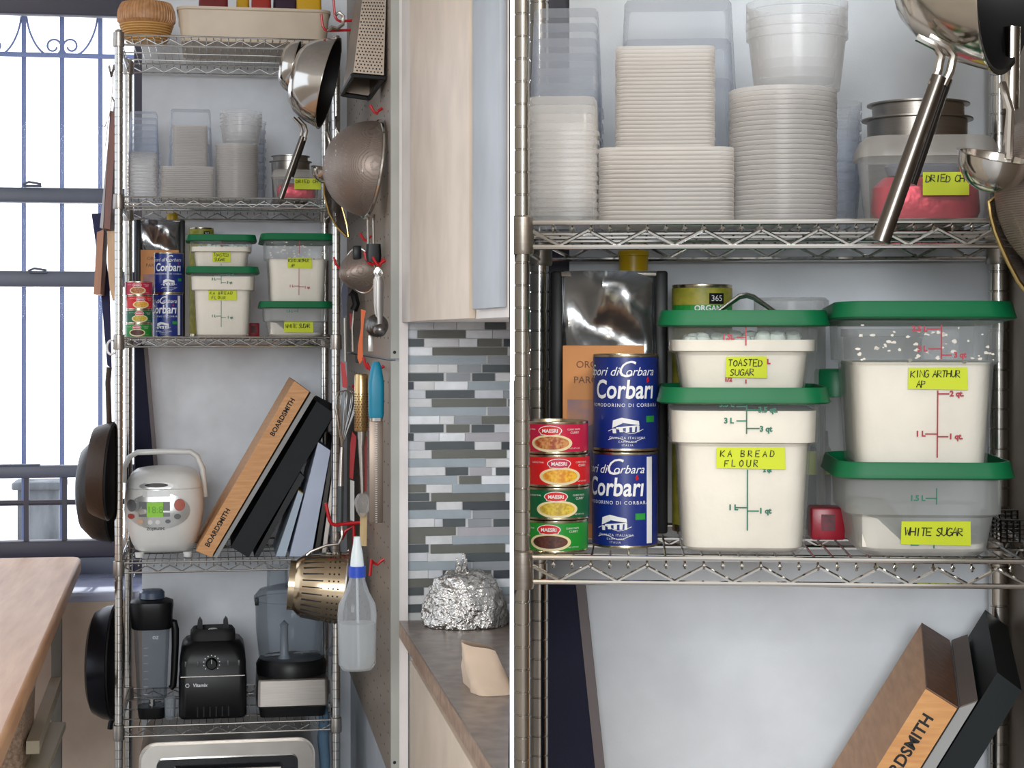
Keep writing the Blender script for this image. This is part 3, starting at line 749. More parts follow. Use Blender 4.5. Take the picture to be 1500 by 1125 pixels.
# foil pouch, box, jars behind
def pouch(B, x0, x1, pyt, Yc, zs_):
    X0, w = span(B, x0, x1, Yc); H = B.Z((x0 + x1) / 2, pyt, Yc) - zs_
    th = Thing(B, 'foil_pouch', 'tall silver foil pouch behind the navy cans, ' + VW[B], 'pouch', (X0, Yc, zs_))
    n, k = 40, 16
    def surf(sg):
        vs = []; fs = []
        for i in range(n + 1):
            z = H * i / n; t = i / n
            for j in range(k + 1):
                u = -1 + 2 * j / k
                bulge = (1 - u * u) ** 0.7 * (0.036 * (1 - t) ** 0.6 + 0.003) + (1 - u * u) * (.015 * math.sin(t * 15 + u * 1.6 - .4) * min(1, t * 1.5) + .008 * noise.noise(Vector((u * 2.2, t * 7, 3 * sg))) + .004 * noise.noise(Vector((u * 6, t * 16, sg))))
                vs.append((u * w * (.37 + .03 * t), sg * abs(bulge) if sg > 0 else -bulge, z))
        for i in range(n):
            for j in range(k): a = i * (k + 1) + j; fs.append([a, a + 1, a + k + 2, a + k + 1])
        return vs, fs
    m = MB(); m.add(*surf(-1)); m.add(*surf(1)); th.part('foil_body', m, pbr('crumpled_foil_film', (196, 200, 204), 0.22, 0.95, 0.15, 18))
    m = MB()
    for sg in (-1, 1): m.box((sg * w * .445, 0, H * .5), (w * .11, .012, H), .003)
    th.part('side_seam', m, BLACK)
    m = MB().box((0, -.004, H - .004), (w * .82, .003, .006), .001); th.part('top_seal', m, CHROME)
pouch(R, 806, 978, 397, .25, zsR); pouch(L, 199, 271, 322, .36, zsL)
def art_box(B, x0, x1, pyt, Yf, zs_):
    X0, w = span(B, x0, x1, Yf); H = B.Z((x0 + x1) / 2, pyt, Yf) - zs_
    th = Thing(B, 'paper_box', 'pale orange paper box before the foil pouch, ' + VW[B], 'box', (X0, Yf, zs_))
    th.part('carton', MB().box((0, .012, H / 2), (w, .024, H), .0015), pbr('orange_card', (226, 158, 100), 0.7))
    q = MB().rect(-w * .44, H * .08, w * .44, H * .72, -.0006); pc = th.part('picture_panel', q, pbr('faded_picture', (150, 130, 150), 0.7, 0, 0, 60, (214, 152, 104), 22))
    q = MB()
    q.flat([(-w * .42, H * .45), (-w * .3, H * .56), (-w * .1, H * .6), (w * .02, H * .72), (w * .12, H * .66), (w * .1, H * .5), (-w * .05, H * .42), (-w * .1, H * .3), (-w * .4, H * .3)], -.0012); th.part('painted_shape', q, pbr('picture_blue', (104, 112, 140), .7, 0, 0, 60, (150, 128, 130), 40), pc)
    q = MB().text('ORO', w * .12, -w * .2, H * .9, -.0006).text('PARODI', w * .12, -w * .15, H * .82, -.0006); th.part('lettering', q, pbr('brown_print', (120, 80, 60), .6))
art_box(R, 824, 944, 506, .185, zsR); art_box(L, 206, 262, 366, .28, zsL)
def capjar(B, x0, x1, pyt, Yc, zs_):
    X0, w = span(B, x0, x1, Yc); H = B.Z((x0 + x1) / 2, pyt, Yc) - zs_; r = w / 2
    th = Thing(B, 'spice_jar', 'yellow capped jar behind the foil pouch, ' + VW[B], 'jar', (X0, Yc, zs_))
    ch_ = w * .72
    th.part('jar_body', MB().lathe([(0, 0), (r * 1.1, .002), (r * 1.12, H - ch_ - .02), (r * .8, H - ch_), (0, H - ch_)], 24), clear('jar_amber', (180, 150, 90), .5, .7))
    m = MB().lathe([(0, H - .001), (r * .9, H), (r, H - .003), (r, H - ch_ * .24), (r * .93, H - ch_ * .26), (r * .93, H - ch_), (0, H - ch_)], 28); th.part('cap', m, pbr('yellow_cap', (214, 176, 16), .35))
capjar(R, 905, 951, 367, .312, zsR); capjar(L, 244, 261, 313, .50, zsL)
def bean_can(B, x0, x1, pyt, Yc, zs_):
    X0, w = span(B, x0, x1, Yc); r = w / 2; H = B.Z((x0 + x1) / 2, pyt, Yc) - zs_
    th = Thing(B, 'organic_can', 'olive green can behind the toasted sugar tub, ' + VW[B], 'can', (X0, Yc, zs_))
    rim_can(th, r, H); lb = th.part('paper_label', band(r + .0006, H * .03, H * .985), pbr('olive_label', (138, 140, 44), .5, 0, 0, 60, (176, 164, 60), 60))
    hs = .105; k = lambda q: q.bend(r + .0008)
    z = H * .985
    q = MB().rect(r * .2, z - w * .27, r * .75, z - w * .09, -.0003, nx=3); bd = th.part('badge', k(q), BLACK, lb)
    q = MB().text('365', w * .14, r * .47, z - w * .18, -.0007); th.part('lettering', k(q), PAPERW, bd)
    q = MB().rect(-r * 1.3, z - w * .43, r * 1.3, z - w * .285, -.0002, nx=12); gb = th.part('green_band', k(q), LGREEN, lb)
    q = MB().text('ORGANIC', w * .13, r * .3, z - w * .345, -.0006, bold=.0003); th.part('lettering', k(q), PAPERW, gb)
bean_can(R, 985, 1072, 417, .285, zsR); bean_can(L, 277, 313, 334, .45, zsL)
def red_box(B, x0, x1, y0, Yf, zs_):
    X0, w = span(B, x0, x1, Yf); H = B.Z((x0 + x1) / 2, y0, Yf) - zs_
    th = Thing(B, 'small_tin', 'small dark red box between the flour tubs, ' + VW[B], 'box', (X0, Yf + w / 2, zs_))
    th.part('carton', MB().box((0, 0, H / 2), (w, w, H), .003), pbr('dark_red_card', (160, 16, 40), .35))
    th.part('printed_panel', MB().rect(-w * .2, H * .3, w * .2, H * .8, -w / 2 - .0008), pbr('printed_dark', (110, 20, 36), .5, 0, 0, 60, (70, 20, 30), 120))
red_box(R, 1188, 1238, 744, .19, zsR); red_box(L, 363, 380, 473, .26, zsL)
# things behind the tubs, close up
def jar(B, x0, x1, pyt, Yc, zs_, label, lidm, bodym, lidh, name='plastic_jar'):
    X0, w = span(B, x0, x1, Yc); r = w / 2; H = B.Z((x0 + x1) / 2, pyt, Yc) - zs_
    th = Thing(B, name, label, 'jar', (X0, Yc, zs_))
    th.part('jar_body', MB().lathe([(0, .001), (r * .88, .001), (r * .92, .006), (r * .92, H - lidh - .008), (r * .86, H - lidh), (0, H - lidh)], 32), bodym)
    pr = []
    th.part('lid', MB().lathe([(0, H), (r * .9, H), (r, H - .004), (r, H - lidh), (r * .95, H - lidh - .001), (0, H - lidh)], 40), lidm)
jar(R, 1104, 1214, 436, .27, zsR, 'round jar with translucent lid behind toasted sugar tub, on the close-up rack', MILKY, clear('jar_pale', (200, 206, 204), .35, .6), .022)
m = MB()
for k_, yy in ((0, .15), (1, .17)):
    pts = [R.at(1048, 459, yy), R.at(1083, 433 + k_ * 3, yy), R.at(1094, 431 + k_ * 3, yy), R.at(1104, 434 + k_ * 3, yy), R.at(1140, 460, yy)]
    m.tube(pts, .0024, 8)
single(R, 'bent_rod', 'bent steel double rod lying on the toasted sugar lid, on the close-up rack', 'handle', pts[0], m, CHROME, ab=True)
X0, w_ = span(R, 1205, 1262, .2); zz0 = zsR
th = Thing(R, 'screw_top_tub', 'round tub with dark green lid behind the flour tubs, on the close-up rack', 'jar', (X0, .255, zsR))
H = R.Z(1238, 541, .23) - zsR; r = w_ * .6
th.part('jar_body', MB().lathe([(0, 0), (r * .9, 0), (r * .92, H - .035), (0, H - .035)], 28), MILKY); th.part('lid', MB().lathe([(0, H), (r * .92, H), (r, H - .004), (r, H - .034), (0, H - .034)], 36), GREENL)
th = Thing(R, 'label_jar', 'dark jar with yellow tape behind the red box, on the close-up rack', 'jar', (R.X(1196, .30), .315, zsR))
H = R.Z(1196, 645, .3) - zsR
th.part('jar_body', MB().lathe([(0, 0), (.02, .001), (.02, H - .012), (.015, H - .005), (0, H - .004)], 24), BLACK)
th.part('lid', MB().lathe([(0, H + .012), (.016, H + .011), (.017, H - .008), (0, H - .008)], 24), BLACK)
th.part('tape_label', band(.0207, H * .62, H * .88, -120, 120, 24), TAPE)
th = Thing(R, 'clear_tub', 'empty clear tub behind the all-purpose flour tub, on the close-up rack', 'container', (R.X(1292, .28), .28, zsR))
H = R.Z(1290, 482, .24) - zsR
th.part('tub_body', MB().loft([(.075, .075, .012, .001), (.09, .09, .014, H - .01)], 4, True, False), CAMBF); th.part('rim', MB().loft([(.09, .09, .014, H - .01), (.096, .096, .015, H - .009), (.096, .096, .015, H), (.09, .09, .014, H)], 4, False, False), CAMBF)
# wire basket at the right end
def mesh_basket(B, x0, x1, pyt, Yf, zs_, dep):
    X0, w = span(B, x0, x1, Yf); H = B.Z(x0, pyt, Yf) - zs_
    m = MB()
    for i in range(9):
        x = -w / 2 + w * i / 8; m.tube([(x, 0, .002), (x, 0, H)], .0012, 5); m.tube([(x, dep, .002), (x, dep, H)], .0012, 5)
    for k in range(6):
        z = .002 + (H - .002) * k / 5; m.tube([(-w / 2, 0, z), (w / 2, 0, z), (w / 2, dep, z), (-w / 2, dep, z)], .0012, 5, True)
        m.tube([(-w / 2, dep * k / 5, .002), (-w / 2, dep * k / 5, H)], .0012, 5)
    return single(B, 'wire_basket', 'small dark wire basket by the white sugar tub, ' + VW[B], 'basket', (X0, Yf, zs_), m, DSTEEL)
mesh_basket(R, 1466, 1540, 762, .17, zsR, .12)

# ------------------------------------------------------------------ takeaway tubs and lids on the shelf above
def stack(B, name, label, cat, group, x0, x1, zb, pyt, n, Yc, shape, dr=1.0, mat=None, h=None, taper=.9, rad=.2, up=False, gap=None):
    X0, w = span(B, x0, x1, Yc); H = B.Z((x0 + x1) / 2, pyt, Yc) - zb; d = w * dr
    if shape == 'lid':
        sp = H / n; t = sp * .985
        me = (MB().loft([(w * .992, d * .992, w * rad, 0), (w, d, w * rad, t * .12), (w, d, w * rad, t * .88), (w * .992, d * .992, w * rad, t), (w * .93, d * .93, w * rad, t), (w * .92, d * .92, w * rad, t * .8)], 4).mesh(name, mat)
              if rad < .45 else MB().lathe([(0, 0), (w * .493, 0), (w * .5, t * .12), (w * .5, t * .88), (w * .493, t), (w * .465, t), (w * .46, t * .8), (0, t * .8)], 40).mesh(name, mat))
    else:
        h = h or H * .3; sp = (H - h) / max(1, n - 1)
        if rad >= .45:
            pr = [(w * .5 * taper, 0), (w * .475, h - .012), (w * .475, h - .010), (w * .5, h - .009), (w * .5, h)]
            pr = [(0, .0005)] + pr
            me = MB().lathe(pr, 40).mesh(name, mat)
        else:
            q = [(w * taper - .006, d * taper - .006, w * rad * .8, 0), (w * taper, d * taper, w * rad, .004), (w * .955, d * .955, w * rad, h - .006), (w, d, w * rad, h - .005), (w, d, w * rad, h)]
            m_ = MB().loft(q, 4, True, False)
            me = m_.mesh(name, mat)
        if not up:
            for vv in me.vertices: vv.co.z = h - vv.co.z
            me.flip_normals()
    for i in range(n):
        single(B, name, label, cat, (X0 + random.uniform(-.0005, .0005), Yc, zb + i * sp), me, None, group=group)
for B, zs_, P in ((R, RS[0] - .0005, dict(A=(770, 878, 147), Bk=(776, 884, 19), C=(900, 1084, 8), D=(902, 1046, 75), E=(878, 1073, 222), Fc=(1093, 1242, 6), G=(1068, 1226, 134), Hc=(1160, 1262, 152), yf=.075, yb=.235, hB=.13)),
                  (L, LS[1] - .0005, dict(A=(188, 232, 224), Bk=(188, 234, 165), C=(245, 314, 162), D=(253, 304, 185), E=(236, 314, 246), Fc=(322, 384, 164), G=(316, 378, 213), Hc=(348, 390, 178), yf=.12, yb=.36, hB=.13))):
    s = ', ' + VW[B]
    stack(B, 'deli_tub', 'milky white tub in front of clear boxes' + s, 'tub', 'upturned milky tubs' + s, P['A'][0], P['A'][1], zs_, P['A'][2], 11, P['yf'], 'tub', 1.0, MILKY, .045, .93, .2)
    stack(B, 'clear_box', 'clear upturned box behind the milky tubs' + s, 'container', 'clear boxes behind milky tubs' + s, P['Bk'][0], P['Bk'][1], zs_, P['Bk'][2], 9, P['yb'], 'tub', .9, CLEARC, P['hB'], .86, .1)
    stack(B, 'clear_deep_box', 'large clear box behind the rectangular lids' + s, 'container', 'large clear boxes' + s, P['C'][0], P['C'][1], zs_, P['C'][2], 3, P['yb'] + .01, 'tub', .7, CLEARC, .19, .84, .1)
    stack(B, 'wide_cover', 'wide milky lid under the rectangular lids' + s, 'lid', 'wide milky lids' + s, P['E'][0], P['E'][1], zs_, P['E'][2], 17, P['yf'] + .01, 'lid', .72, MILKYD, rad=.12)
    zD = B.Z((P['E'][0] + P['E'][1]) / 2, P['E'][2], P['yf'] + .01)
    stack(B, 'rectangular_cover', 'rectangular milky lid stacked on the wide lids' + s, 'lid', 'rectangular milky lids' + s, P['D'][0], P['D'][1], zD, P['D'][2], 26, P['yf'] + .015, 'lid', .72, MILKYD, rad=.12)
    stack(B, 'round_cover', 'round milky lid under the round cups' + s, 'lid', 'round milky lids' + s, P['G'][0], P['G'][1], zs_, P['G'][2], 28, P['yf'] + .01, 'lid', 1, MILKYD, rad=.5)
    zF = B.Z((P['G'][0] + P['G'][1]) / 2, P['G'][2], P['yf'] + .01)
    stack(B, 'round_deli_cup', 'round translucent cup on the round lids' + s, 'cup', 'translucent cups' + s, P['Fc'][0], P['Fc'][1], zF, P['Fc'][2], 4, P['yf'] + .01, 'tub', 1, MILKY, .068 if B is R else .064, .84, .5, True)
    stack(B, 'round_clear_cup', 'clear cup stacked behind the round lids' + s, 'cup', 'clear cups behind' + s, P['Hc'][0], P['Hc'][1], zs_, P['Hc'][2], 8, P['yb'], 'tub', 1, CLEARC, .07, .82, .5, True)
    # nested tins and the box of dried chillies
    pans = [(1262, 1425, 175), (1270, 1420, 153)] if B is R else [(394, 457, 237), (397, 454, 229)]
    for i, (a, b, t) in enumerate(pans):
        Yc = .24 if B is R else .34
        X0, w = span(B, a, b, Yc); r = w / 2; Hh = B.Z((a + b) / 2, t, Yc) - zs_; z0 = 0.008 * i
        m = MB().lathe([(0, z0), (r * .8, z0), (r * .83, z0 + .003), (r * .9, Hh - .003), (r, Hh - .002), (r, Hh), (r * .89, Hh - .001), (r * .8, z0 + .006), (0, z0 + .004)], 40)
        single(B, 'cake_tin', ('inner steel tin with higher rim' if i else 'outer steel tin with lower rim') + ', behind the dried goods box' + s, 'tin', (X0, Yc, zs_), m, BRUSH, group=None)
    a, b, t = (1262, 1472, 196) if B is R else (398, 472, 248)
    Yf = .02; X0, w = span(B, a, b, Yf); Hh = B.Z((a + b) / 2, t, Yf) - zs_; d = w * .7
    th = Thing(B, 'storage_box', 'translucent box of packets with yellow tape' + s, 'container', (X0, Yf + d / 2, zs_))
    th.part('box_body', MB().loft([(w * .82, d * .82, .02, .001), (w * .94, d * .94, .025, Hh * .78)], 5, True, False), clear('box_film', (224, 222, 218), .13, .5))
    th.part('lid', MB().loft([(w * .94, d * .94, .025, Hh * .76), (w, d, .03, Hh * .76), (w, d, .03, Hh * .84), (w * .93, d * .93, .03, Hh * .96), (w * .88, d * .88, .03, Hh)], 5, False), clear('box_lid_film', (226, 222, 214), .4, .6, .3, .3))
    c0, c1, cy0, cy1 = (1352, 1420, 252, 286) if B is R else (431, 470, 261, 277)
    q = MB(); xa, xb = B.X(c0, Yf) - X0, B.X(c1, Yf) - X0; z0, z1 = B.Z(c0, cy1, Yf) - zs_, B.Z(c0, cy0, Yf) - zs_
    q.rect(xa, z0, xb, z1, -d * .47 - .002); tp = th.part('tape_label', q, TAPE)
    q = MB(); scrawl(q, 'DRIED CH', xa + (xb - xa) * .06, z0 + (z1 - z0) * .58, (z1 - z0) * .3, adv=(xb - xa) / (z1 - z0) * .36, y=-d * .47 - .003); th.part('lettering', q, INK, tp)
    m = MB(); m.loft([(w * .7, d * .5, .02, 0), (w * .78, d * .6, .03, .012), (w * .76, d * .55, .03, Hh * .4), (w * .6, d * .3, .03, Hh * .52)], 5)
    single(B, 'snack_packet', 'red foil packet inside the translucent box' + s, 'packet', (X0, Yf + d / 2, zs_ + .003), m, pbr('red_foil', (206, 20, 58), .3, .3, .3, 30))
    m = MB(); m.loft([(w * .5, d * .3, .02, 0), (w * .55, d * .35, .03, .01), (w * .5, d * .25, .03, Hh * .14)], 5)
    single(B, 'grey_packet', 'grey packet inside the translucent box' + s, 'packet', (X0 - w * .02, Yf + d * .5, zs_ + Hh * .53 + .004), m, pbr('grey_foil', (120, 126, 140), .3, .3, .3, 30))
# ------------------------------------------------------------------ boards and trays leaning on the shelf below
zsL4 = LS[3] - .0005; zsR4 = RS[2] - .0005
def slab(B, quad, Yf, off, name, label, cat, mat, mats2=None, stamps=(), group=None):
    """quad: pixel corners of the near edge (bottom-left, bottom-right, top-right, top-left)"""
    a = [B.at(x, y, Yf) for x, y in quad]; d = Vector(off)
    c = (a[0] + a[1]) / 2
    th = Thing(B, name, label, cat, c)
    th.part('slab', MB().hexa(a, [p + d for p in a]), mat, ab=True)
    u = (a[3] - a[0]).normalized(); w = Vector((-u.z, 0, u.x)); tk = (a[1] - a[0]).length
    if mats2:
        e = MB(); t = [a[3] + u * .0006, a[2] + u * .0006]
        e.hexa([t[0], t[1], t[1] + u * .0015, t[0] + u * .0015], [p + d for p in (t[0], t[1], t[1] + u * .0015, t[0] + u * .0015)]); th.part('end_grain', e, mats2, ab=True)
    for (px, py, s, f) in stamps:
        o = B.at(px, py, Yf - .0008); q = MB().text(s, tk * f, 0, 0, 0, bold=tk * .012)
        M = Matrix(((u.x, 0, w.x, o.x), (0, 1, 0, o.y), (u.z, 0, w.z, o.z), (0, 0, 0, 1)))
        th.part('burned_stamp', q.xf(M), BLACKM, ab=True)
    return th
slab(L, [(287, 807), (309.5, 816), (453, 574), (431, 558)], .03, (0, .40, .0), 'cutting_board', 'thick maple cutting board with burned lettering leaning beside the rice cooker', 'cutting board', WOODB, WOODE, [(319, 773, 'BOARDSMITH', .42), (414, 611, 'BOARDSMITH', .42)])
slab(L, [(312, 816), (318, 817), (461, 579), (455.5, 575)], .035, (0, .38, 0), 'cutting_board', 'thin grey board leaning against the thick maple board, ' + VW[L], 'cutting board', pbr('grey_board', (150, 150, 148), .5))
slab(L, [(338, 801), (364, 817), (490, 606), (464, 588)], .05, (0, .34, 0), 'cutting_board', 'thick black green slab leaning in the middle of the board row', 'cutting board', pbr('dark_slab', (18, 24, 26), .55, spec=.25))
slab(L, [(372, 815), (380, 815), (446, 699), (439, 692)], .07, (0, .30, 0), 'baking_tray', 'black tray leaning between the black green slab and the pale blue board', 'tray', BLACK)
slab(L, [(404, 815), (418, 815), (444, 724), (437, 719)], .06, (0, .3, 0), 'cutting_board', 'short pale blue board with yellowish top in the leaning row', 'cutting board', pbr('pale_blue_board', (176, 192, 206), .5), pbr('yellow_edge', (190, 170, 80), .5))
slab(L, [(424, 815), (456, 815), (484, 660), (466, 648)], .05, (0, .3, 0), 'cutting_board', 'tall white blue plastic board standing almost upright beside the sheet pans', 'cutting board', pbr('white_blue_board', (186, 196, 216), .5))
for i, (b, t, m_, lb) in enumerate((((460, 467), (488, 640), DSTEEL, 'dark sheet pan edge standing against the white blue board'), ((471, 477), (495, 632), BRUSH, 'grey sheet pan edge standing beside the dark sheet pan'))):
    slab(L, [(b[0], 814), (b[1], 814), (t[0] + 5, t[1]), (t[0], t[1])], .08, (0, .28, 0), 'sheet_pan', lb, 'sheet pan', m_)
m = MB(); c = L.at(476, 586, .46)
m.loft([(.08, .1, .02, -.17), (.095, .11, .03, -.1), (.09, .11, .03, -.02), (.06, .1, .02, .0)], 4, M=T(*c) @ RY(28))
single(L, 'cake_pan', 'black rounded pan lodged behind the top of the leaning black green slab', 'pan', c, m, BLACKM, ab=True)
dR = R.at(1349, 914, .30) - R.at(1356, 1009, .06)
slab(R, [(1003, 1577), (1049, 1606), (1402, 1038), (1356, 1009)], .06, dR, 'cutting_board', 'thick maple cutting board with burned lettering on the close-up rack', 'cutting board', WOODB, WOODE, [(1322, 1112, 'BOARDSMITH', .45)])
dR2 = dR
slab(R, [(1053, 1606), (1074, 1606), (1431, 1028), (1405.5, 1037)], .065, dR2, 'cutting_board', 'thin grey board against the maple board on the close-up rack', 'cutting board', pbr('grey_board', (0, 0, 0)), pbr('grey_brown_end', (110, 98, 92), .6))
slab(R, [(1079, 1598), (1130, 1604), (1497, 1012), (1461, 985)], .08, dR, 'cutting_board', 'black slab leaning behind the grey board on the close-up rack', 'cutting board', pbr('dark_slab', (0, 0, 0)))
# navy panel standing behind each rack at the left
def navy(B, pts, Yf, zbot, label):
    a = [B.at(x, y, Yf) for x, y in pts]
    th = Thing(B, 'folding_board', label, 'padded board', (a[0].x, Yf, zbot))
    th.part('navy_cover', MB().hexa(a, [p + Vector((0, .018, 0)) for p in a]), NAVY, ab=True)
    i = len(a)
    e = [a[1], a[1] + Vector((.012, 0, 0)), a[2] + Vector((.012, 0, 0)), a[2]]
    th.part('grey_trim', MB().hexa([p + Vector((.0005, 0, 0)) for p in e], [p + Vector((.0005, .018, 0)) for p in e]), pbr('grey_brown_trim', (110, 102, 104), .7), ab=True)
navy(L, [(198, 791), (234, 791), (210, 505), (198, 505)], .47, zsL4, 'navy padded board with grey edge standing behind the rack, beside the full-height rack')
navy(R, [(803, 1488), (909, 1488), (843, 856), (803, 856)], .30, zsR4, 'navy padded board with grey edge standing behind the rack, at the close-up rack')

# ------------------------------------------------------------------ rice cooker
def disc(mb, cx, cz, a, b, rings=5, n=28, y=0.0):
    vs = [(cx, y, cz)]; fs = []
    for k in range(1, rings + 1):
        for j in range(n): t = 2 * PI * j / n; vs.append((cx + a * k / rings * math.cos(t), y, cz + b * k / rings * math.sin(t)))
    for j in range(n): fs.append([0, 1 + j, 1 + (j + 1) % n])
    for k in range(rings - 1):
        for j in range(n): A = 1 + k * n; fs.append([A + j, A + n + j, A + n + (j + 1) % n, A + (j + 1) % n])
    return mb.add(vs, fs)
def rrsurf(secs):
    def f(x, z):
        for p, q in zip(secs, secs[1:]):
            if p[3] <= z <= q[3] or q is secs[-1]:
                t = max(0, min(1, (z - p[3]) / (q[3] - p[3] + 1e-9))); a, b, r = [(p[i] + (q[i] - p[i]) * t) for i in range(3)]
                a /= 2; b /= 2; e = abs(x) - (a - r)
                return -b if e <= 0 else -(b - r + math.sqrt(max(0, r * r - e * e)))
    return f
Yc = .22; X0, W = span(L, 179, 298, .06); Hc = L.Z(240, 688, .08) - zsL4
rc = Thing(L, 'rice_cooker', 'white rice cooker with green display and carrying handle beside the leaning boards', 'rice cooker', (X0, Yc, zsL4))
D_ = W * 1.2; z0 = .012
raw = [(.62, 0), (.72, .03), (.82, .12), (.94, .3), (1, .5), (.985, .64), (.95, .76)]
bs = [(W * k, D_ * k, W * .36 * k, z0 + (Hc - z0) * t) for k, t in raw]
rc.part('body', MB().loft(bs, 8), WHITE)
zl = bs[-1][3]
ls = [(W * k, D_ * k, W * .36 * k, z0 + (Hc - z0) * t) for k, t in ((.945, .762), (.955, .775), (.92, .85), (.84, .92), (.68, .97), (.4, .995), (.1, 1.0))]
lid = rc.part('lid', MB().loft(ls, 8), WHITE)
f = rrsurf(bs + ls)
def lx(px): return L.X(px, .08) - X0
def lz(py): return L.Z(240, py, .08) - zsL4
def cf(q, off):
    for p in q.v: p.y = f(p.x, p.z) - off + p.y
    return q
pxm = L.m(240, .08)
SILV = pbr('silver_panel', (206, 208, 206), .3, .5)
cp = rc.part('control_panel', cf(disc(MB(), lx(232), lz(749), 46 * pxm, 27 * pxm), .0012), SILV)
DGREY = pbr('display_grey', (120, 124, 126), .4); LCD = pbr('lcd_green', (150, 220, 40), .4)
q = MB()
for i in range(4): q.rect(lx(203 + i * 11.5), lz(757), lx(203 + (i + 1) * 11.5), lz(735), 0)
rc.part('display_frame', cf(q, .003), DGREY, cp)
q = MB(); q.rect(lx(215), lz(757), lx(239), lz(736), 0, nx=3); lc = rc.part('display', cf(q, .0042), LCD, cp)
q = MB(); q.text('18:8', 14 * pxm, lx(227), lz(747), 0); rc.part('clock_digits', cf(q, .0052), pbr('lcd_ink', (110, 180, 30), .5), cp)
for nm, px, py, rx, rz_, mt in (('cook_button', 263, 740, 8, 9, pbr('salmon_button', (190, 104, 90), .5)), ('menu_button', 192, 741, 7, 9, DGREY), ('keep_warm_button', 191, 757, 5, 4, pbr('red_button', (190, 70, 60), .5)), ('timer_button', 260, 757, 5, 4, DGREY), ('reheat_button', 205, 764, 5, 3, pbr('tan_button', (220, 180, 150), .5)), ('hour_button', 220, 765, 3.5, 3.5, WHITE), ('minute_button', 231, 765, 3.5, 3.5, WHITE), ('clock_button', 246, 764, 4, 3, DGREY)):
    rc.part(nm, cf(disc(MB(), lx(px), lz(py), rx * pxm, rz_ * pxm, 3, 18), .003), mt, cp)
q = MB().text('ZOJIRUSHI', 5.5 * pxm, lx(228), lz(775), 0, bold=.0003); rc.part('lettering', cf(q, .0014), INK)
q = MB(); disc(q, lx(229), lz(712.5), 25 * pxm, 6 * pxm); rc.part('lid_catch', cf(q, .0012), SILV, lid)
q = MB(); disc(q, lx(229), lz(711), 17 * pxm, 3 * pxm); rc.part('catch_slot', cf(q, .0026), DSTEEL, lid)
q = MB(); q.rect(lx(209), lz(728), lx(249), lz(719), 0, nx=6); rc.part('release_button', cf(q, .0016), pbr('release_white', (224, 226, 226), .3), lid)
pts = [(lx(178), 0, lz(712)), (lx(178), -.0, lz(690)), (lx(186), 0, lz(674)), (lx(198), 0, lz(667)), (lx(240), 0, lz(666)), (lx(278), 0, lz(667)), (lx(288), 0, lz(674)), (lx(296), 0, lz(692)), (lx(300), 0, lz(735))]
rc.part('carry_handle', MB().tube(pts, .0085, 10), pbr('handle_white', (226, 226, 222), .35))
q = MB()
for sx in (-.3, .3):
    for sy in (-.32, .32): q.lathe([(0, 0), (.012, 0), (.014, .014), (0, .014)], 14, T(sx * W, sy * D_, 0))
rc.part('feet', q, WHITE)

# ------------------------------------------------------------------ machines on the lower shelf
zsL5 = LS[4] - .0005
# blender motor base
Yf = .05; X0, W = span(L, 261, 362, Yf); H = L.Z(310, 908, Yf + .06) - zsL5; D_ = W * 1.05
u = H / 142.0 * 1.0
bl = Thing(L, 'blender_motor', 'black blender motor base with round speed dial, between the jar and food processor', 'blender', (X0, Yf + D_ / 2, zsL5))
secs = [(W * .94, D_ * .94, .02, .004), (W * .99, D_, .022, .012), (W * .99, D_, .022, H * .44), (W * .96, D_ * .98, .022, H * .46), (W * .97, D_ * .98, .022, H * .58), (W * .95, D_ * .95, .03, H * .66), (W * .9, D_ * .86, .04, H * .74), (W * .8, D_ * .7, .04, H * .79)]
hs = bl.part('housing', MB().loft(secs, 5), BLACK)
bl.part('jar_dock', MB().loft([(W * .68, D_ * .6, .03, H * .66), (W * .66, D_ * .58, .03, H * .86), (W * .58, D_ * .5, .03, H * .90), (W * .5, D_ * .42, .03, H * .90), (W * .48, D_ * .4, .03, H * .85)], 5), BLACKM)
for sx in (-1, 1):
    q = MB().prism([(-.008, 0), (.010, 0), (.009, H * .10), (.002, H * .14), (-.004, H * .11)], -.012, .012, T(sx * W * .2, -.0, H * .87) @ (Matrix.Scale(-sx, 4, (1, 0, 0)))); bl.part('dock_prong', q, BLACK)
bl.part('drive_socket', MB().lathe([(0, H * .885), (.012, H * .885), (.016, H * .87), (.016, H * .84)], 20), STEEL)
yfr = -D_ * .5 - .0005
bl.part('trim_line', MB().box((0, -D_ / 2 - .0005, H * .455), (W * .93, .003, .0022)), STEEL)
kc = (L.X(310, Yf) - X0, L.Z(310, 972, Yf) - zsL5)
q = MB().lathe([(0, .018), (.013, .018), (.016, .014), (.017, 0)], 28, T(kc[0], -D_ * .49, kc[1]) @ RX(90)); bl.part('speed_dial', q, BLACK)
q = MB()
for i in range(11):
    a = math.radians(220 - i * 26); q.box((kc[0] + .023 * math.cos(a), -D_ * .49 - .0004, kc[1] + .023 * math.sin(a)), (.003, .0006, .003))
q.box((kc[0], -D_ * .49 - .0186, kc[1] + .008), (.0015, .001, .012)); bl.part('dial_marks', q, PAPERW)
q = MB(); 
for px in (272, 290, 334, 350): q.box((L.X(px, Yf) - X0, -D_ * .49 - .001, kc[1]), (.006, .004, .016), .001)
bl.part('switches', q, pbr('switch_grey', (70, 76, 76), .4))
lzv = L.Z(288, 1004, Yf) - zsL5
q = MB().text('Vitamix', .0135, L.X(293, Yf) - X0, lzv, -D_ / 2 - .0012, .15, bold=.0003); q.tube([(L.X(274.5, Yf) - X0 + .0055 * math.cos(2 * PI * i / 6), -D_ / 2 - .0012, lzv + .0055 * math.sin(2 * PI * i / 6)) for i in range(6)], .0013, 5, True)
bl.part('lettering', q, PAPERW)
q = MB()
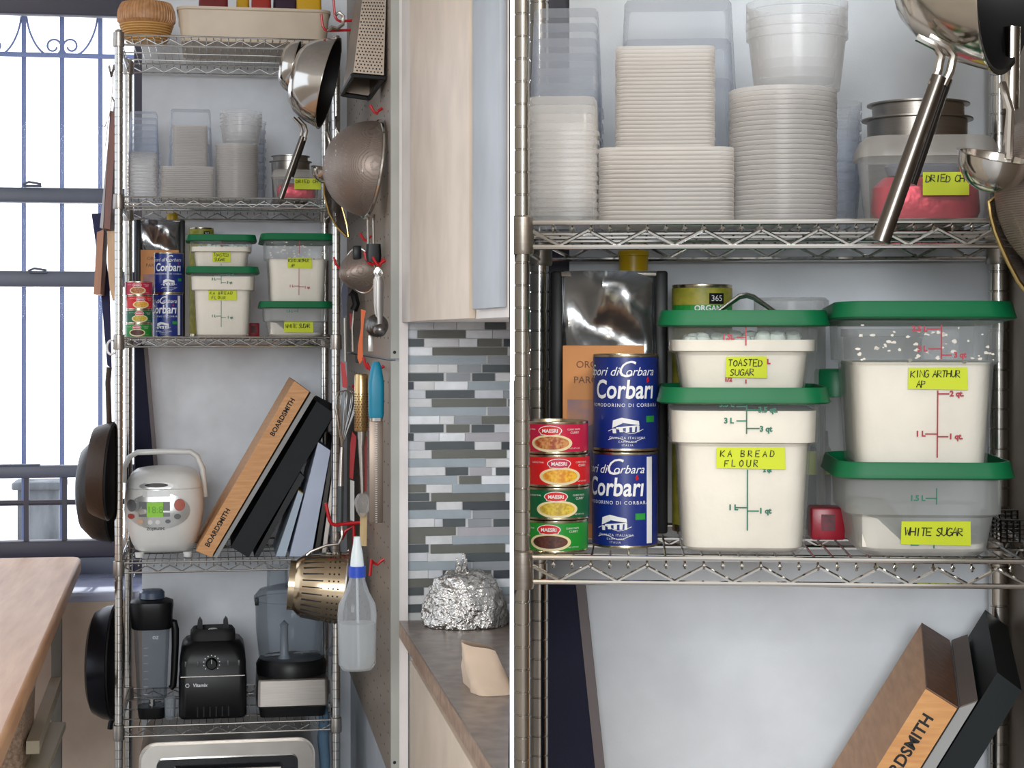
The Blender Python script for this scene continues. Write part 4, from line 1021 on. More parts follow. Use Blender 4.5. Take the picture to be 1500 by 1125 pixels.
for i in range(6): q.box((-W * .22 + i * W * .09, -D_ / 2 - .0008, H * .09), (.004, .002, H * .1))
bl.part('vent_slots', q, BLACKM)
# blender jar
Yf = .07; X0, W = span(L, 193, 250, Yf); zt = L.Z(220, 863, Yf + .05); H = zt - zsL5
bj = Thing(L, 'blender_jar', 'tall clear blender jar with black lid beside the blender motor', 'blender jar', (X0, Yf + W / 2, zsL5))
bj.part('jar_foot', MB().loft([(W * .66, W * .66, .02, .001), (W * .7, W * .7, .022, .01), (W * .74, W * .74, .022, H * .09)], 5), BLACK)
bj.part('jar_wall', MB().loft([(W * .74, W * .74, .024, H * .092), (W * .78, W * .78, .026, H * .2), (W * .92, W * .92, .03, H * .68), (W * .95, W * .95, .03, H * .72)], 6, True, False), SMOKE)
bj.part('lid', MB().loft([(W * 1.0, W * 1.0, .036, H * .70), (W * 1.06, W * 1.06, .038, H * .715), (W * 1.1, W * 1.1, .04, H * .84), (W * 1.13, W * 1.13, .042, H * .87), (W * 1.1, W * 1.1, .04, H * .905), (W * .8, W * .8, .036, H * .925)], 6), BLACK)
bj.part('lid_plug', MB().lathe([(0, H), (.03, H * .995), (.037, H * .975), (.038, H * .93), (0, H * .93)], 32), pbr('blue_black_plug', (60, 74, 96), .2, coat=.5))
hx = W * .5
q = MB(); pp = [(hx - .004, 0, H * .74), (hx + .008, 0, H * .735), (hx + .012, 0, H * .68), (hx + .012, 0, H * .55), (hx + .009, 0, H * .36), (hx + .006, 0, H * .24), (hx - .002, 0, H * .22)]
q.tube(pp, [.010, .011, .0115, .011, .0105, .010, .009], 10); bj.part('handle', q, BLACK)
q = MB()
for sx in (-.012, .012): q.box((sx, 0, H * .115), (.03, .012, .003), 0, RZ(30))
q.lathe([(0, H * .09), (.01, H * .09), (.008, H * .14), (0, H * .145)], 14); bj.part('blade', q, STEEL)
q = MB()
for i in range(7): q.box((-.016, -W * .40 - .0, H * (.2 + i * .06)), (.012, .0008, .0016))
q.text('OZ', .012, .012, H * .64, -W * .46)
bj.part('measure_marks', q, PAPERW)
X1, w1 = span(L, 240, 258, .09); hh = L.Z(249, 1021, .09) - zsL5
single(L, 'small_glass', 'small glass standing between the blender jar and the motor base', 'glass', (X1, .09, zsL5), MB().lathe([(0, .001), (w1 * .42, .001), (w1 * .5, hh), (w1 * .46, hh), (w1 * .4, .006), (0, .006)], 24), clear('thin_glass', (190, 200, 210), .15, .7, .03))
# food processor
Yf = .05; X0, W = span(L, 376, 482, Yf); zt = L.Z(430, 868, Yf + .1) ; Hb = zt - zsL5; D_ = W * 1.05
fp = Thing(L, 'food_processor', 'food processor with clear bowl and brushed metal base beside the blender motor', 'food processor', (X0, Yf + D_ / 2, zsL5))
zb_ = lambda py: L.Z(430, py, Yf) - zsL5
fp.part('foot', MB().loft([(W * .9, D_ * .9, .02, 0), (W * .94, D_ * .94, .02, zb_(1036))], 4), BLACK)
fp.part('base', MB().loft([(W * .97, D_ * .97, .012, zb_(1036)), (W, D_, .012, zb_(1034)), (W * .985, D_, .012, zb_(997)), (W * .97, D_ * .97, .012, zb_(995))], 4), BRUSH)
fp.part('bowl_collar', MB().lathe([(0, zb_(995)), (W * .49, zb_(995)), (W * .5, zb_(980)), (W * .46, zb_(972)), (0, zb_(972))], 36), BLACK)
fp.part('bowl', MB().lathe([(W * .42, zb_(975)), (W * .46, zb_(968)), (W * .5, zb_(930)), (W * .51, zb_(890)), (W * .525, zb_(888)), (W * .525, zb_(884))], 40), SMOKE)
ld = fp.part('bowl_lid', MB().lathe([(W * .53, zb_(886)), (W * .53, zb_(880)), (W * .45, zb_(870)), (W * .2, zb_(864)), (0, zb_(864))], 40), SMOKE)
cx = L.X(408, Yf) - X0
fp.part('feed_chute', MB().loft([(.062, .085, .025, zb_(868)), (.06, .08, .025, zb_(838)), (.066, .088, .027, zb_(836))], 6, False, False, T(cx, 0, 0)), SMOKE, ld)
fp.part('centre_post', MB().lathe([(.02, zb_(973)), (.013, zb_(965)), (.011, zb_(925)), (.014, zb_(922)), (0, zb_(915))], 18, T(L.X(418, Yf) - X0, -.02, 0)), pbr('post_grey', (150, 156, 162), .35))
q = MB()
for k in (0, 180): q.prismz([(0, -.008), (W * .4, -.02), (W * .42, .015), (.02, .014)], zb_(968), zb_(968) + .003, RZ(k + 20))
fp.part('blade', q, STEEL)
q = MB().tube([(W * .5, -.04, zb_(885)), (W * .62, -.08, zb_(890)), (W * .64, -.08, zb_(940)), (W * .52, -.05, zb_(965))], .012, 8); fp.part('bowl_handle', q, SMOKE)
q = MB().box((-W * .49, -.03, zb_(886)), (.012, .02, .022), .003); fp.part('lid_latch', q, BLACK)
# toaster oven low down
tz = .155
m = MB()
X0, W = span(L, 203, 462, .02); zt = L.Z(330, 1084, .04); H = zt - tz; D_ = .36
to = Thing(L, 'toaster_oven', 'brushed steel toaster oven with rounded top under the lowest visible shelf', 'toaster oven', (X0, .03 + D_ / 2, tz))
def rtop(w, h, r, z0=0):
    p = [(-w / 2, z0), (w / 2, z0)]
    for k in range(9): a = PI / 2 * k / 8; p.append((w / 2 - r + r * math.cos(a), h - r + r * math.sin(a)))
    for k in range(9): a = PI / 2 + PI / 2 * k / 8; p.append((-w / 2 + r + r * math.cos(a), h - r + r * math.sin(a)))
    return p
to.part('cabinet', MB().prism(rtop(W, H, .05, .012), -D_ / 2 + .012, D_ / 2), BRUSH)
to.part('front_frame', MB().prism(rtop(W * .97, H - .006, .046, .02), -D_ / 2 - .004, -D_ / 2 + .0115), STEEL)
dz = H - .045
dr = to.part('door', MB().prism(rtop(W * .8, dz, .02, .06), -D_ / 2 - .014, -D_ / 2 - .0045), pbr('oven_glass', (30, 32, 36), .08))
q = MB().tube([(-W * .3, -D_ / 2 - .014, dz - .03), (-W * .3, -D_ / 2 - .04, dz - .03), (W * .3, -D_ / 2 - .04, dz - .03), (W * .3, -D_ / 2 - .014, dz - .03)], .006, 8); to.part('door_handle', q, STEEL, dr)
q = MB()
for sx in (-.4, .4):
    for sy in (-.35, .35): q.lathe([(0, 0), (.014, 0), (.014, .0125), (0, .0125)], 12, T(sx * W, sy * D_, 0))
to.part('feet', q, BLACK)
m = MB(); c = L.at(473, 1070, .12)
m.tube([L.at(471, 1034, .12), L.at(475, 1050, .12), L.at(473, 1080, .12), L.at(476, 1118, .12), L.at(474, 1160, .12)], [.014, .016, .017, .016, .012], 10)
single(L, 'rolled_cloth', 'rolled blue grey cloth hanging below the shelf beside the toaster oven', 'cloth', c, m, pbr('blue_grey_cloth', (86, 116, 140), .8, 0, .2, 120), ab=True)

# ------------------------------------------------------------------ top shelf
zsL1 = LS[0] - .0005
X0, W = span(L, 171, 256, .12); H = L.Z(214, 2, .12) - zsL1; r = W / 2
bk = Thing(L, 'round_basket', 'round straw coloured woven basket beside the long cream bin', 'basket', (X0, .16, zsL1))
STRAW = wood('straw', (200, 150, 104), (170, 122, 78), 60, (1, 1, 1)); STRAW2 = pbr('straw_ribs', (222, 178, 112), .6, 0, .2, 40, (206, 158, 90), 10, (1, 1, 20))
pr = []
n = 8
for i in range(n):
    z = H * .02 + H * .46 * i / n; rr_ = r * (.64 + .26 * (i / n) ** .8); pr += [(rr_ + .002, z), (rr_ + .0065, z + H * .02), (rr_ + .0065, z + H * .036), (rr_ + .002, z + H * .056)]
bk.part('coiled_base', MB().lathe([(0, .002)] + pr, 44), STRAW2)
q = MB(); prof = [(r * .90, H * .48), (r * .99, H * .55), (r, H * .68), (r * .97, H * .82), (r * .9, H * .94), (r * .84, H), (r * .8, H), (r * .86, H * .9)]
q.lathe(prof, 44); bk.part('woven_band', q, STRAW)
q = MB()
for j in range(52):
    a = 2 * PI * j / 52; q.tube([((p[0] + .0005) * math.cos(a), (p[0] + .0005) * math.sin(a), p[1]) for p in prof[:6]], .002, 4)
bk.part('uprights', q, STRAW)
X0, W = span(L, 258, 486, .06); H = L.Z(370, 10, .06) - zsL1
bn = Thing(L, 'storage_bin', 'long cream plastic bin full of packets on the top shelf', 'bin', (X0, .26, zsL1))
BINM = pbr('cream_bin', (214, 196, 172), .45)
D_ = .38
bn.part('bin_wall', MB().loft([(W * .94, D_ * .92, .03, .002), (W * .98, D_ * .98, .035, H * .9), (W, D_, .04, H * .93), (W, D_, .04, H), (W * .985, D_ * .98, .036, H), (W * .96, D_ * .95, .03, H * .9), (W * .92, D_ * .88, .03, .006)], 5), BINM)
for i, (a, b, t, c) in enumerate(((290, 335, -18, (120, 40, 40)), (346, 366, -16, (206, 160, 30)), (368, 398, -20, (170, 50, 40)), (400, 436, -14, (60, 40, 60)), (434, 472, -22, (220, 170, 30)))):
    xa, w_ = span(L, a, b, .12); hz = L.Z((a + b) / 2, t, .12)
    m = MB().loft([(w_ * .9, .05, .012, 0), (w_, .07, .015, .02), (w_ * .95, .04, .01, (hz - zsL1 - .01) * .8), (w_ * .9, .006, .002, hz - zsL1 - .01)], 4)
    nm = ('dark red', 'golden yellow narrow', 'brick red', 'purple brown', 'bright yellow wide')[i]
    single(L, 'snack_packet', nm + ' packet peeking out of the long cream bin', 'packet', (xa, .15 + .02 * (i % 2), zsL1 + .01), m, pbr('packet_%d' % i, c, .4))

# ------------------------------------------------------------------ things hung at the left of the rack
def lslab(pts, Y0, dep, name, label, cat, mat, mat2=None):
    a = [L.at(x, y, Y0) for x, y in pts]
    return single(L, name, label, cat, a[0], MB().hexa(a, [p + Vector((0, dep, 0)) for p in a]), mat, ab=True)
lslab([(152, 334), (161, 336), (171, 164), (161, 162)], .05, .24, 'hanging_board', 'red brown wooden board hanging at the window side of the rack', 'cutting board', WOODR)
lslab([(146, 333), (151, 334), (159, 200), (156, 230)], .07, .22, 'hanging_board', 'thin pale grey board hanging against the red brown board', 'cutting board', pbr('pale_grey_board', (180, 180, 184), .5))
lslab([(137, 431), (147, 431), (152, 336), (142, 340)], .12, .2, 'hanging_board', 'tan wooden board hanging below the red brown board', 'cutting board', WOODT)
lslab([(165, 440), (169, 436), (170, 338), (157, 338), (158, 395), (161, 425)], .1, .18, 'wooden_paddle', 'pale curved wooden paddle hanging close to the window side post', 'paddle', wood('pale_wood', (214, 176, 136), (196, 152, 112), 4, (20, 20, 2)))
lslab([(157, 535), (163, 540), (160, 420), (149, 330), (150, 312), (134, 313), (146, 400), (152, 480)], .32, .03, 'hanging_cloth', 'navy cloth hanging behind the wooden boards by the window', 'cloth', pbr('navy_cloth', (46, 48, 84), .85, 0, .2, 200))
m = MB().tube([L.at(168, 95, .02), L.at(163, 112, 0), L.at(160, 98, 0), L.at(159, 96, 0)], .004, 7)
m.tube([L.at(166, 110, .03), L.at(163, 150, .03), L.at(158, 180, .03), L.at(154, 215, .03)], .0016, 5); m.tube([L.at(164, 142, .02), L.at(168, 150, .02), L.at(167, 163, .06)], .003, 6); m.tube([L.at(149, 184, .03), L.at(154, 186, .03), L.at(156, 178, .03)], .0018, 5)
single(L, 'hanging_hook', 'grey metal hook and wire holding the hanging boards by the window', 'hook', L.at(166, 110, 0), m, BRUSH, ab=True)
c = L.at(163, 509, -.005); m = MB().tube([c + Vector((.012 * math.cos(a * PI / 8), 0, .02 * math.sin(a * PI / 8))) for a in range(3, 15)], .0035, 6)
single(L, 'ring_hook', 'white ring hook clipped to the post above the skillet', 'hook', c, m, WHITE, ab=True)
def pan(name, label, px, py, Y0, rpx, prof, mat, inner, tilt, yawd, handle=None):
    c = L.at(px, py, Y0); r = rpx * L.m(px, Y0)
    M = T(*c) @ RZ(yawd) @ RY(90 + tilt)
    th = Thing(L, name, label, 'pan', (c.x, c.y, c.z - r))
    op = [(0, -prof[-1][1] * r)] + [(a * r, -b * r) for a, b in prof[::-1]]
    th.part('outer_wall', MB().lathe(op + [(r * .975, .001)], 44, M), mat, ab=True)
    ip = [(r * .975, .001)] + [(max(0, a * r - .006), -b * r + .006) for a, b in prof] + [(0, -prof[-1][1] * r + .006)]
    th.part('cooking_surface', MB().lathe(ip, 44, M), inner, ab=True)
    if handle: th.part('handle', MB().tube([L.at(*h) for h in handle], .008, 8), mat, ab=True)
    return th
pan('wok_pan', 'large black rounded pan hanging behind the brown skillet', 164, 716, .36, 80, [(1, 0), (.98, .12), (.9, .34), (.72, .52), (.4, .6)], IRON, BLACKM, 0, -6)
pan('skillet', 'brown seasoned iron skillet hanging in front of the large black pan', 163, 690, .03, 73, [(1, 0), (.97, .1), (.9, .3), (.86, .36)], IRONB, BLACKM, 3, -6, [(160, 622, .03), (159, 590, .03), (158, 560, .03), (160, 538, .03)])
pan('wok_pan', 'black pan hanging low beside the blender jar', 167, 970, .2, 84, [(1, 0), (.97, .15), (.88, .32), (.74, .38)], pbr('blue_black_steel', (30, 32, 40), .3, .6), BLACKM, 0, -6, [(166, 1050, .2), (162, 1060, .2), (161, 1068, .2)])

# ------------------------------------------------------------------ butcher block table, lower left
ZT = .88
p1 = L.ground(120, 815, ZT); p0 = L.ground(4, 1085, ZT)
d = Vector((p1[0] - p0[0], p1[1] - p0[1], 0)).normalized(); e = Vector((-d.y, d.x, 0))
far = Vector((p1[0], p1[1], 0)); near = far - d * 2.9
tb = Thing(L, 'kitchen_table', 'butcher block table with rounded corner below the window', 'table', (far.x - .3, far.y - .4, 0))
cn = [far + e * 0.0 - d * .05, far + e * .006 - d * .015, far + e * .02, far + e * .05 + d * .006]
poly = [(near.x, near.y)] + [(q.x, q.y) for q in cn] + [((far + e * .9).x, far.y + .02), ((far + e * .9 - d * 2.9).x, (far + e * .9 - d * 2.9).y)]
m = MB().prismz(poly, ZT - .047, ZT)
o = tb.part('table_top', m, BUTCH, ab=True)
bv = o.modifiers.new('round', 'BEVEL'); bv.width = .02; bv.segments = 4
TL_ = pbr('table_leg_paint', (186, 176, 150), .5)
lg = L.at(84, 960, .30); 
for (px, Y0) in ((83, .22),):
    c = L.at(px, 900, Y0); tb.part('leg', MB().box((c.x, Y0, (ZT - .056) / 2), (.03, .03, ZT - .056), .002), pbr('grey_leg', (132, 128, 120), .5), ab=True)
pf = L.at(46, 1060, -.75)
a_, b_ = L.at(82, 1000, .18), L.at(48, 1095, -.75)
tb.part('stretcher', MB().tube([a_, b_], .022, 4), TL_, ab=True)
tb.part('leg', MB().box((b_.x, b_.y - .02, (ZT - .056) / 2 - .24), (.045, .045, ZT - .056 - .48), .003), TL_, ab=True)
c = L.at(20, 1115, -.6); zbk = c.z
tb.part('lower_shelf', MB().box((c.x - .12, c.y + .1, zbk - .012), (.42, .7, .02), .003), TL_, ab=True)
hb = L.Z(20, 1035, -.75) - zbk
wb = Thing(L, 'wicker_basket', 'fine mesh beige basket on the shelf under the butcher block table', 'basket', (L.X(19, -.6), -.60, zbk))
wb.part('woven_side', MB().loft([(.075, .26, .02, .0005), (.085, .28, .02, hb)], 4, True, False), pbr('woven_beige', (190, 166, 144), .8, 0, .8, 160, (146, 124, 106), 120))
wb.part('rim', MB().loft([(.085, .28, .02, hb), (.09, .285, .022, hb + .003), (.09, .285, .022, hb + .012), (.085, .28, .02, hb + .013)], 4), pbr('pale_rim', (206, 204, 214), .5))

# ------------------------------------------------------------------ on the worktop
from mathutils import noise
gx, gy = L.ground(682, 915, ZC)
wd = 124 * L.m(682, gy); hd = L.Z(682, 838, gy) - ZC
m = MB(); n1, n2 = 110, 56; vs = []; fs = []
for i in range(n2 + 1):
    t = i / n2; ph = t * PI / 2
    for j in range(n1):
        a = 2 * PI * j / n1; rr_ = math.cos(ph) ** .7 if t < 1 else 0
        p = Vector((wd / 2 * rr_ * math.cos(a), wd / 2 * .8 * rr_ * math.sin(a), hd * math.sin(ph) ** .9))
        k = 1 + .09 * noise.noise(p * 22) + .06 * noise.noise(p * 50 + Vector((3, 1, 2))) + .05 * abs(noise.noise(p * 95))
        p = Vector((p.x * k, p.y * k, max(.001, p.z * (k if t > .1 else 1))))
        vs.append(p)
for i in range(n2):
    for j in range(n1): fs.append([i * n1 + j, i * n1 + (j + 1) % n1, (i + 1) * n1 + (j + 1) % n1, (i + 1) * n1 + j])
m.add(vs, fs)
fo = Thing(L, 'foil_parcel', 'crumpled aluminium foil dome on the stone worktop against the tiles', 'foil parcel', (L.X(682, gy), gy, ZC + .0005))
fo.part('foil_wrap', m, pbr('aluminium_foil', (206, 202, 196), .2, 1.0, 1.0, 80))
m = MB(); 
for s_ in range(5):
    m.prism([(-.03 + .014 * s_, 0), (-.012 + .014 * s_, 0), (-.014 + .012 * s_, .045 + .012 * (s_ % 2)), (-.02 + .012 * s_, .035)], -.006 + .004 * s_, .001 + .003 * s_, T(.0, .0, hd * .88) @ RZ(25 * s_))
fo.part('pinched_top', m, pbr('aluminium_foil', (0, 0, 0)))
gx, gy = L.ground(715, 1005, ZC)
wd = 66 * L.m(715, gy); hd = L.Z(715, 945, gy) - ZC
m = MB(); vs = []; fs = []; n1, n2 = 40, 22
for i in range(n2 + 1):
    t = i / n2; wq = wd / 2 * (1 - .25 * t) ; dq = wd * 1.1 * (1 - .75 * t)
    for j in range(n1):
        a = 2 * PI * j / n1; ca, sa = math.cos(a), math.sin(a)
        p = Vector((wq * math.copysign(abs(ca) ** .6, ca) - .02 * t, dq * math.copysign(abs(sa) ** .6, sa), hd * t))
        k = 1 + .14 * noise.noise(p * 14) + .05 * noise.noise(p * 45)
        vs.append(Vector((min(p.x * k, wd * .52), p.y * k, p.z * (1 + .25 * ca * -1 * t * .5))))
for i in range(n2):
    for j in range(n1): fs.append([i * n1 + j, i * n1 + (j + 1) % n1, (i + 1) * n1 + (j + 1) % n1, (i + 1) * n1 + j])
fs.append(list(range(n1))); m.add(vs, fs)
single(L, 'paper_bag', 'crumpled pale tan paper bag on the stone worktop in front of the foil parcel', 'paper bag', (L.X(715, gy), gy, ZC + .0005), m, pbr('tan_paper', (206, 182, 158), .8, 0, .3, 30))
# ------------------------------------------------------------------ tools hung at the right of the rack
def hookat(B, px, py, Y, label, out=.05, up=.035, xw=None, r=.0038, kx=0.0):
    """red vinyl hook: from the wall plane out and up"""
    c = B.at(px, py, Y); xw = XP if xw is None else xw
    m = MB().tube([(xw - .0005, Y, c.z + .012), (xw - .012, Y, c.z + .004), (c.x + .012, Y, c.z - .002), (c.x + .003, Y, c.z + .002), (c.x - .003, Y - .001, c.z + .012), (c.x - .007 - kx, Y - .002, c.z + up)], r, 8)
    single(B, 'red_hook', label, 'hook', c, m, REDHOOK, ab=True)
def YX(px, off=.012): return L.onX(px, 485, XP - off).y
SCREEN = mesh_screen('wire_cloth', (138, 124, 114), 420, .34)

def bowlpan(B, name, label, px, py, Y, r, dep, yaw, tilt, mat, inner, hand=None, hr_=.0085):
    c = B.at(px, py, Y); M = T(*c) @ RZ(yaw) @ RY(90 + tilt)
    th = Thing(B, name, label, 'pan', (c.x, c.y, c.z - r))
    prof = [(0, -dep), (r * .45, -dep * .99), (r * .62, -dep * .93), (r * .8, -dep * .72), (r * .93, -dep * .4), (r * .985, -dep * .12), (r, 0), (r * 1.025, .001), (r * 1.025, .003)]
    th.part('outer_wall', MB().lathe(prof, 56, M), mat, ab=True)
    th.part('inner_wall', MB().lathe([(max(0, a - .0025), b + .0025) for a, b in prof[:7]] + [(r * 1.02, .0034)], 56, M), inner, ab=True)
    if hand:
        thin, thick = hand
        for dy in (-.006, .006):
            th.part('handle_rod', MB().tube([B.at(x, y, Y_) + Vector((dy, 0, 0)) for x, y, Y_ in thin], hr_ * .5, 8), mat, ab=True)
        a, b = [B.at(*q) for q in thick]
        th.part('handle_grip', MB().tube([a, a.lerp(b, .5), b], [hr_ * .9, hr_, hr_ * 1.05], 12), pbr('handle_steel', (110, 104, 98), .28, 1.0), ab=True)
        th.part('handle_flange', MB().tube([a + Vector((.010, .004, -.002)), b.lerp(a, .35) + Vector((.012, .004, 0))], hr_ * .45, 8), DSTEEL, ab=True)
    return th
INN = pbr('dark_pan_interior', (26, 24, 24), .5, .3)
bowlpan(L, 'saucepan', 'large steel saucepan hanging in front of the top shelf, at the full-height rack', 480, 122, -.17, .128, .10, -11, 14, STEEL, INN, ([(433, 172, -.2), (444, 184, -.2), (446, 192, -.2), (443, 206, -.2)], ((443, 200, -.2), (411, 291, -.2))))
bowlpan(L, 'small_saucepan', 'smaller steel pan hanging behind the large saucepan', 431, 98, -.085, .074, .040, -6, 12, STEEL, INN)
m = MB().tube([L.at(480, 45, -.17), L.at(486, 40, -.17), L.at(494, 42, -.17), L.at(502, 36, -.17), L.at(503, 24, -.17), L.at(497, 18, -.17), L.at(491, 22, -.17)], .0055, 8)
single(L, 'hanging_ring', 'steel hanging loop at the top of the large saucepan', 'ring', L.at(494, 42, -.17), m, STEEL, ab=True)
hookat(L, 492, 30, -.165, 'red hook holding the large saucepan by its loop', up=.06)
hookat(L, 474, 44, -.15, 'red hook with its tip showing above the large saucepan', up=.045)
# box grater
a = [L.at(517, 110, -.79), L.at(562, 114, -.79), L.at(566, -20, -.79), L.at(533, -20, -.79)]
b = [L.at(501, 138, -.57), L.at(541, 144, -.57), L.at(545, 0, -.57), L.at(520, 0, -.57)]
bg = Thing(L, 'box_grater', 'steel box grater hanging mouth down at the top of the pegboard', 'grater', (a[0].x, -.6, a[0].z))
m = MB().add(a + b, [[0, 1, 2, 3], [4, 7, 6, 5], [0, 3, 7, 4], [1, 5, 6, 2]]); bg.part('grating_walls', m, pbr('grater_steel', (128, 116, 104), .38, 1.0), ab=True)
q = MB()
for i in range(27):
    for j in range(8):
        u, w = (j + .5 + .5 * (i % 2)) / 8.7, (i + .5) / 27.5
        p = (a[0].lerp(a[1], u)).lerp(a[3].lerp(a[2], u), w) + Vector((0, -.0008, 0)); q.lathe([(0, .0018), (.0016, .001), (.0021, 0)], 6, T(*p) @ RX(90))
bg.part('grating_holes', q, BLACKM, ab=True)
m = MB(); 
for s0, s1 in ((a[0], a[1]), (a[1], b[1]), (b[1], b[0]), (b[0], a[0])): m.tube([s0, s1], .0065, 6)
bg.part('black_foot', m, BLACK, ab=True)
# strainers
def strainer(B, label, px, py, Y, r, dep, yaw, tilt, xoff=0, rimm=STEEL, screen=None):
    c = B.at(px, py, Y); M = T(*c) @ RZ(yaw) @ RY(-90 + tilt)
    th = Thing(B, 'mesh_strainer', label, 'strainer', (c.x, c.y, c.z - r))
    pr = [(0, dep)] + [(r * math.sin(PI / 2 * k / 10), dep * math.cos(PI / 2 * k / 10)) for k in range(1, 11)]
    th.part('mesh_bowl', MB().lathe(pr, 48, M), screen or SCREEN, ab=True)
    th.part('rim', MB().tube([M @ Vector((r * math.cos(2 * PI * k / 48), r * math.sin(2 * PI * k / 48), 0)) for k in range(48)], .0055, 8, True), rimm, ab=True)
    return th
st = strainer(L, 'large wire mesh strainer hanging bowl outward on the pegboard, at the full-height rack', 545, 248, -.70, .122, .125, 7, 8)
for dx in (-4, 4): st.part('handle_rod', MB().tube([L.at(544 + dx, 314, -.68), L.at(543 + dx, 326, -.68), L.at(544 + dx, 372, -.68)], .0032, 8), CHROME, ab=True)
st.part('handle_grip', MB().loft([(.036, .018, .007, -.024), (.04, .02, .008, -.01), (.036, .018, .007, .022)], 4, M=T(*L.at(547, 370, -.70))), BLACK, ab=True)
hookat(L, 546, 165, -.66, 'red hook holding the large mesh strainer', up=.02); hookat(L, 538, 386, -.70, 'red hook holding the measuring spoons', up=.03)
hookat(L, 550, 388, -.74, 'red hook beside the measuring spoons, nearer the viewer', up=.02)
m = MB(); cpt = [(474, 250), (475, 285), (482, 312), (493, 332), (507, 346), (510, 347), (508, 330), (500, 300), (492, 270), (484, 252)]
m.tube([L.at(x, y, -.12) for x, y in cpt], .0035, 8, True)
ra = Thing(L, 'brass_strainer', 'brass rimmed strainer seen edge on beside the ladle, at the full-height rack', 'strainer', L.at(490, 300, -.12)); ra.part('rim', m, BRASS, ab=True)
m = MB(); c = L.at(491, 298, -.12); m.add([L.at(x, y, -.121) for x, y in cpt] + [c + Vector((.02, .09, 0))], [[i, (i + 1) % 10, 10] for i in range(10)]); ra.part('mesh_bowl', m, SCREEN, ab=True)
def ladle(B, px, py, Y, r, top, label):
    c = B.at(px, py, Y); th = Thing(B, 'ladle', label, 'ladle', (c.x, c.y, c.z - r))
    pr = [(0, -r)] + [(r * math.sin(PI / 2 * k / 8), -r * math.cos(PI / 2 * k / 8)) for k in range(1, 9)] + [(r * 1.06, .001)]
    M = T(*c) @ RX(14) @ RY(10)
    th.part('bowl', MB().lathe(pr + [(r * .96, .001)] + [(r * .95 * math.sin(PI / 2 * k / 8), -r * .95 * math.cos(PI / 2 * k / 8)) for k in range(7, 0, -1)] + [(0, -r * .95)], 36, M), STEEL, ab=True)
    a = B.at(*top)
    th.part('handle', MB().tube([c + Vector((r * .55, r * .8, 0)), c + Vector((r * .6, r * .8, .05)), a], r * .12, 8), STEEL, ab=True)
ladle(L, 477, 248, -.16, .040, (478, 190, -.12), 'small steel ladle bowl beside the mesh strainer, at the full-height rack')
m = MB().tube([L.at(493, 170, -.1), L.at(492, 186, -.1), L.at(497, 198, -.1), L.at(506, 200, -.1)], .0035, 7); m.tube([L.at(483, 178, -.1), L.at(482, 215, -.1), L.at(480, 244, -.1)], .003, 7)
single(L, 'steel_hanger', 'steel rod hanger below the large saucepan', 'hanger', L.at(490, 180, -.1), m, CHROME, ab=True)
# small conical sieve
Y0 = -.3
c = L.at(529, 396, YX(551)); M = T(*c) @ RZ(35) @ RY(-90 - 12)
th = Thing(L, 'small_sieve', 'small grey conical sieve hanging at the middle of the pegboard', 'sieve', (c.x, c.y, c.z - .06))
r_ = 33 * L.m(537, c.y)
th.part('mesh_cone', MB().lathe([(0, r_ * 1.25), (r_ * .3, r_ * 1.05), (r_ * .7, r_ * .6), (r_, 0)], 32, M), SCREEN, ab=True)
th.part('rim', MB().tube([M @ Vector((r_ * math.cos(2 * PI * k / 32), r_ * math.sin(2 * PI * k / 32), 0)) for k in range(32)], .003, 6, True), STEEL, ab=True)
th.part('handle_grip', MB().box(tuple(L.at(523, 370, c.y - .04)), (.022, .012, .036), .004), BLACK, ab=True)
hookat(L, 493, 392, -.1, 'red hook tip beside the small conical sieve', up=.03)
hookat(L, 531, 352, YX(538), 'red hook holding the small conical sieve', up=.02)
# measuring spoons
SPOON = pbr('spoon_steel', (104, 100, 97), .3, 1.0)
Y0 = YX(566)
for i, (px, pb, rs, py) in enumerate(((546, 477, 17, 402), (553, 478, 14.5, 400), (560, 477, 12, 402), (557, 484, 9.5, 404))):
    y_ = Y0 - .016 * i; mm = L.m(px, y_)
    th = Thing(L, 'measuring_spoon', ('largest measuring spoon at the back of the hanging set', 'second largest measuring spoon in the hanging set', 'third measuring spoon in the hanging set', 'smallest measuring spoon at the front of the hanging set')[i], 'spoon', L.at(px, py, y_), group='measuring spoons')
    r_ = rs * mm; c = L.at(552 + i * 1.5, pb, y_)
    th.part('bowl', MB().lathe([(0, r_ * .62), (r_ * .5, r_ * .55), (r_ * .86, r_ * .3), (r_, 0), (r_ * .95, .001), (0, r_ * .5)], 26, T(*c) @ RZ(-8) @ RX(96)), SPOON, ab=True)
    hh = (pb - rs - py) * mm
    th.part('handle', MB().loft([(.011, .003, .001, 0), (.016, .003, .001, hh * .3), (.017, .003, .001, hh * .9), (.010, .003, .001, hh)], 3, M=T(c.x, c.y, c.z + r_ * .9)), SPOON, ab=True)
    th.part('loop', MB().tube([Vector((c.x, c.y, c.z + r_ * .9 + hh)) + Vector((.006 * math.cos(k * PI / 5), 0, .008 + .008 * math.sin(k * PI / 5))) for k in range(10)], .0016, 6, True), CHROME, ab=True)
single(L, 'spoon_tip', 'pale metal spatula tip showing below the measuring spoons', 'utensil', L.at(543, 505, Y0), MB().box(tuple(L.at(543, 503, Y0 + .02)), (.012, .003, .04), .001), BRUSH, ab=True)
# orange peeler
def outline(B, pts, Y, th_, name, label, cat, mat, rz=0):
    a = [B.at(x, y, Y) for x, y in pts]
    return single(B, name, label, cat, a[0], MB().hexa(a, [p + Vector((0, th_, 0)) for p in a]), mat, ab=True)
outline(L, [(527, 533), (532, 526), (531, 500), (533, 470), (536, 455), (529, 453), (529, 480), (525, 505), (524, 525)], YX(538), .012, 'orange_spatula', 'orange plastic spatula hanging below the small conical sieve', 'spatula', ORANGE)
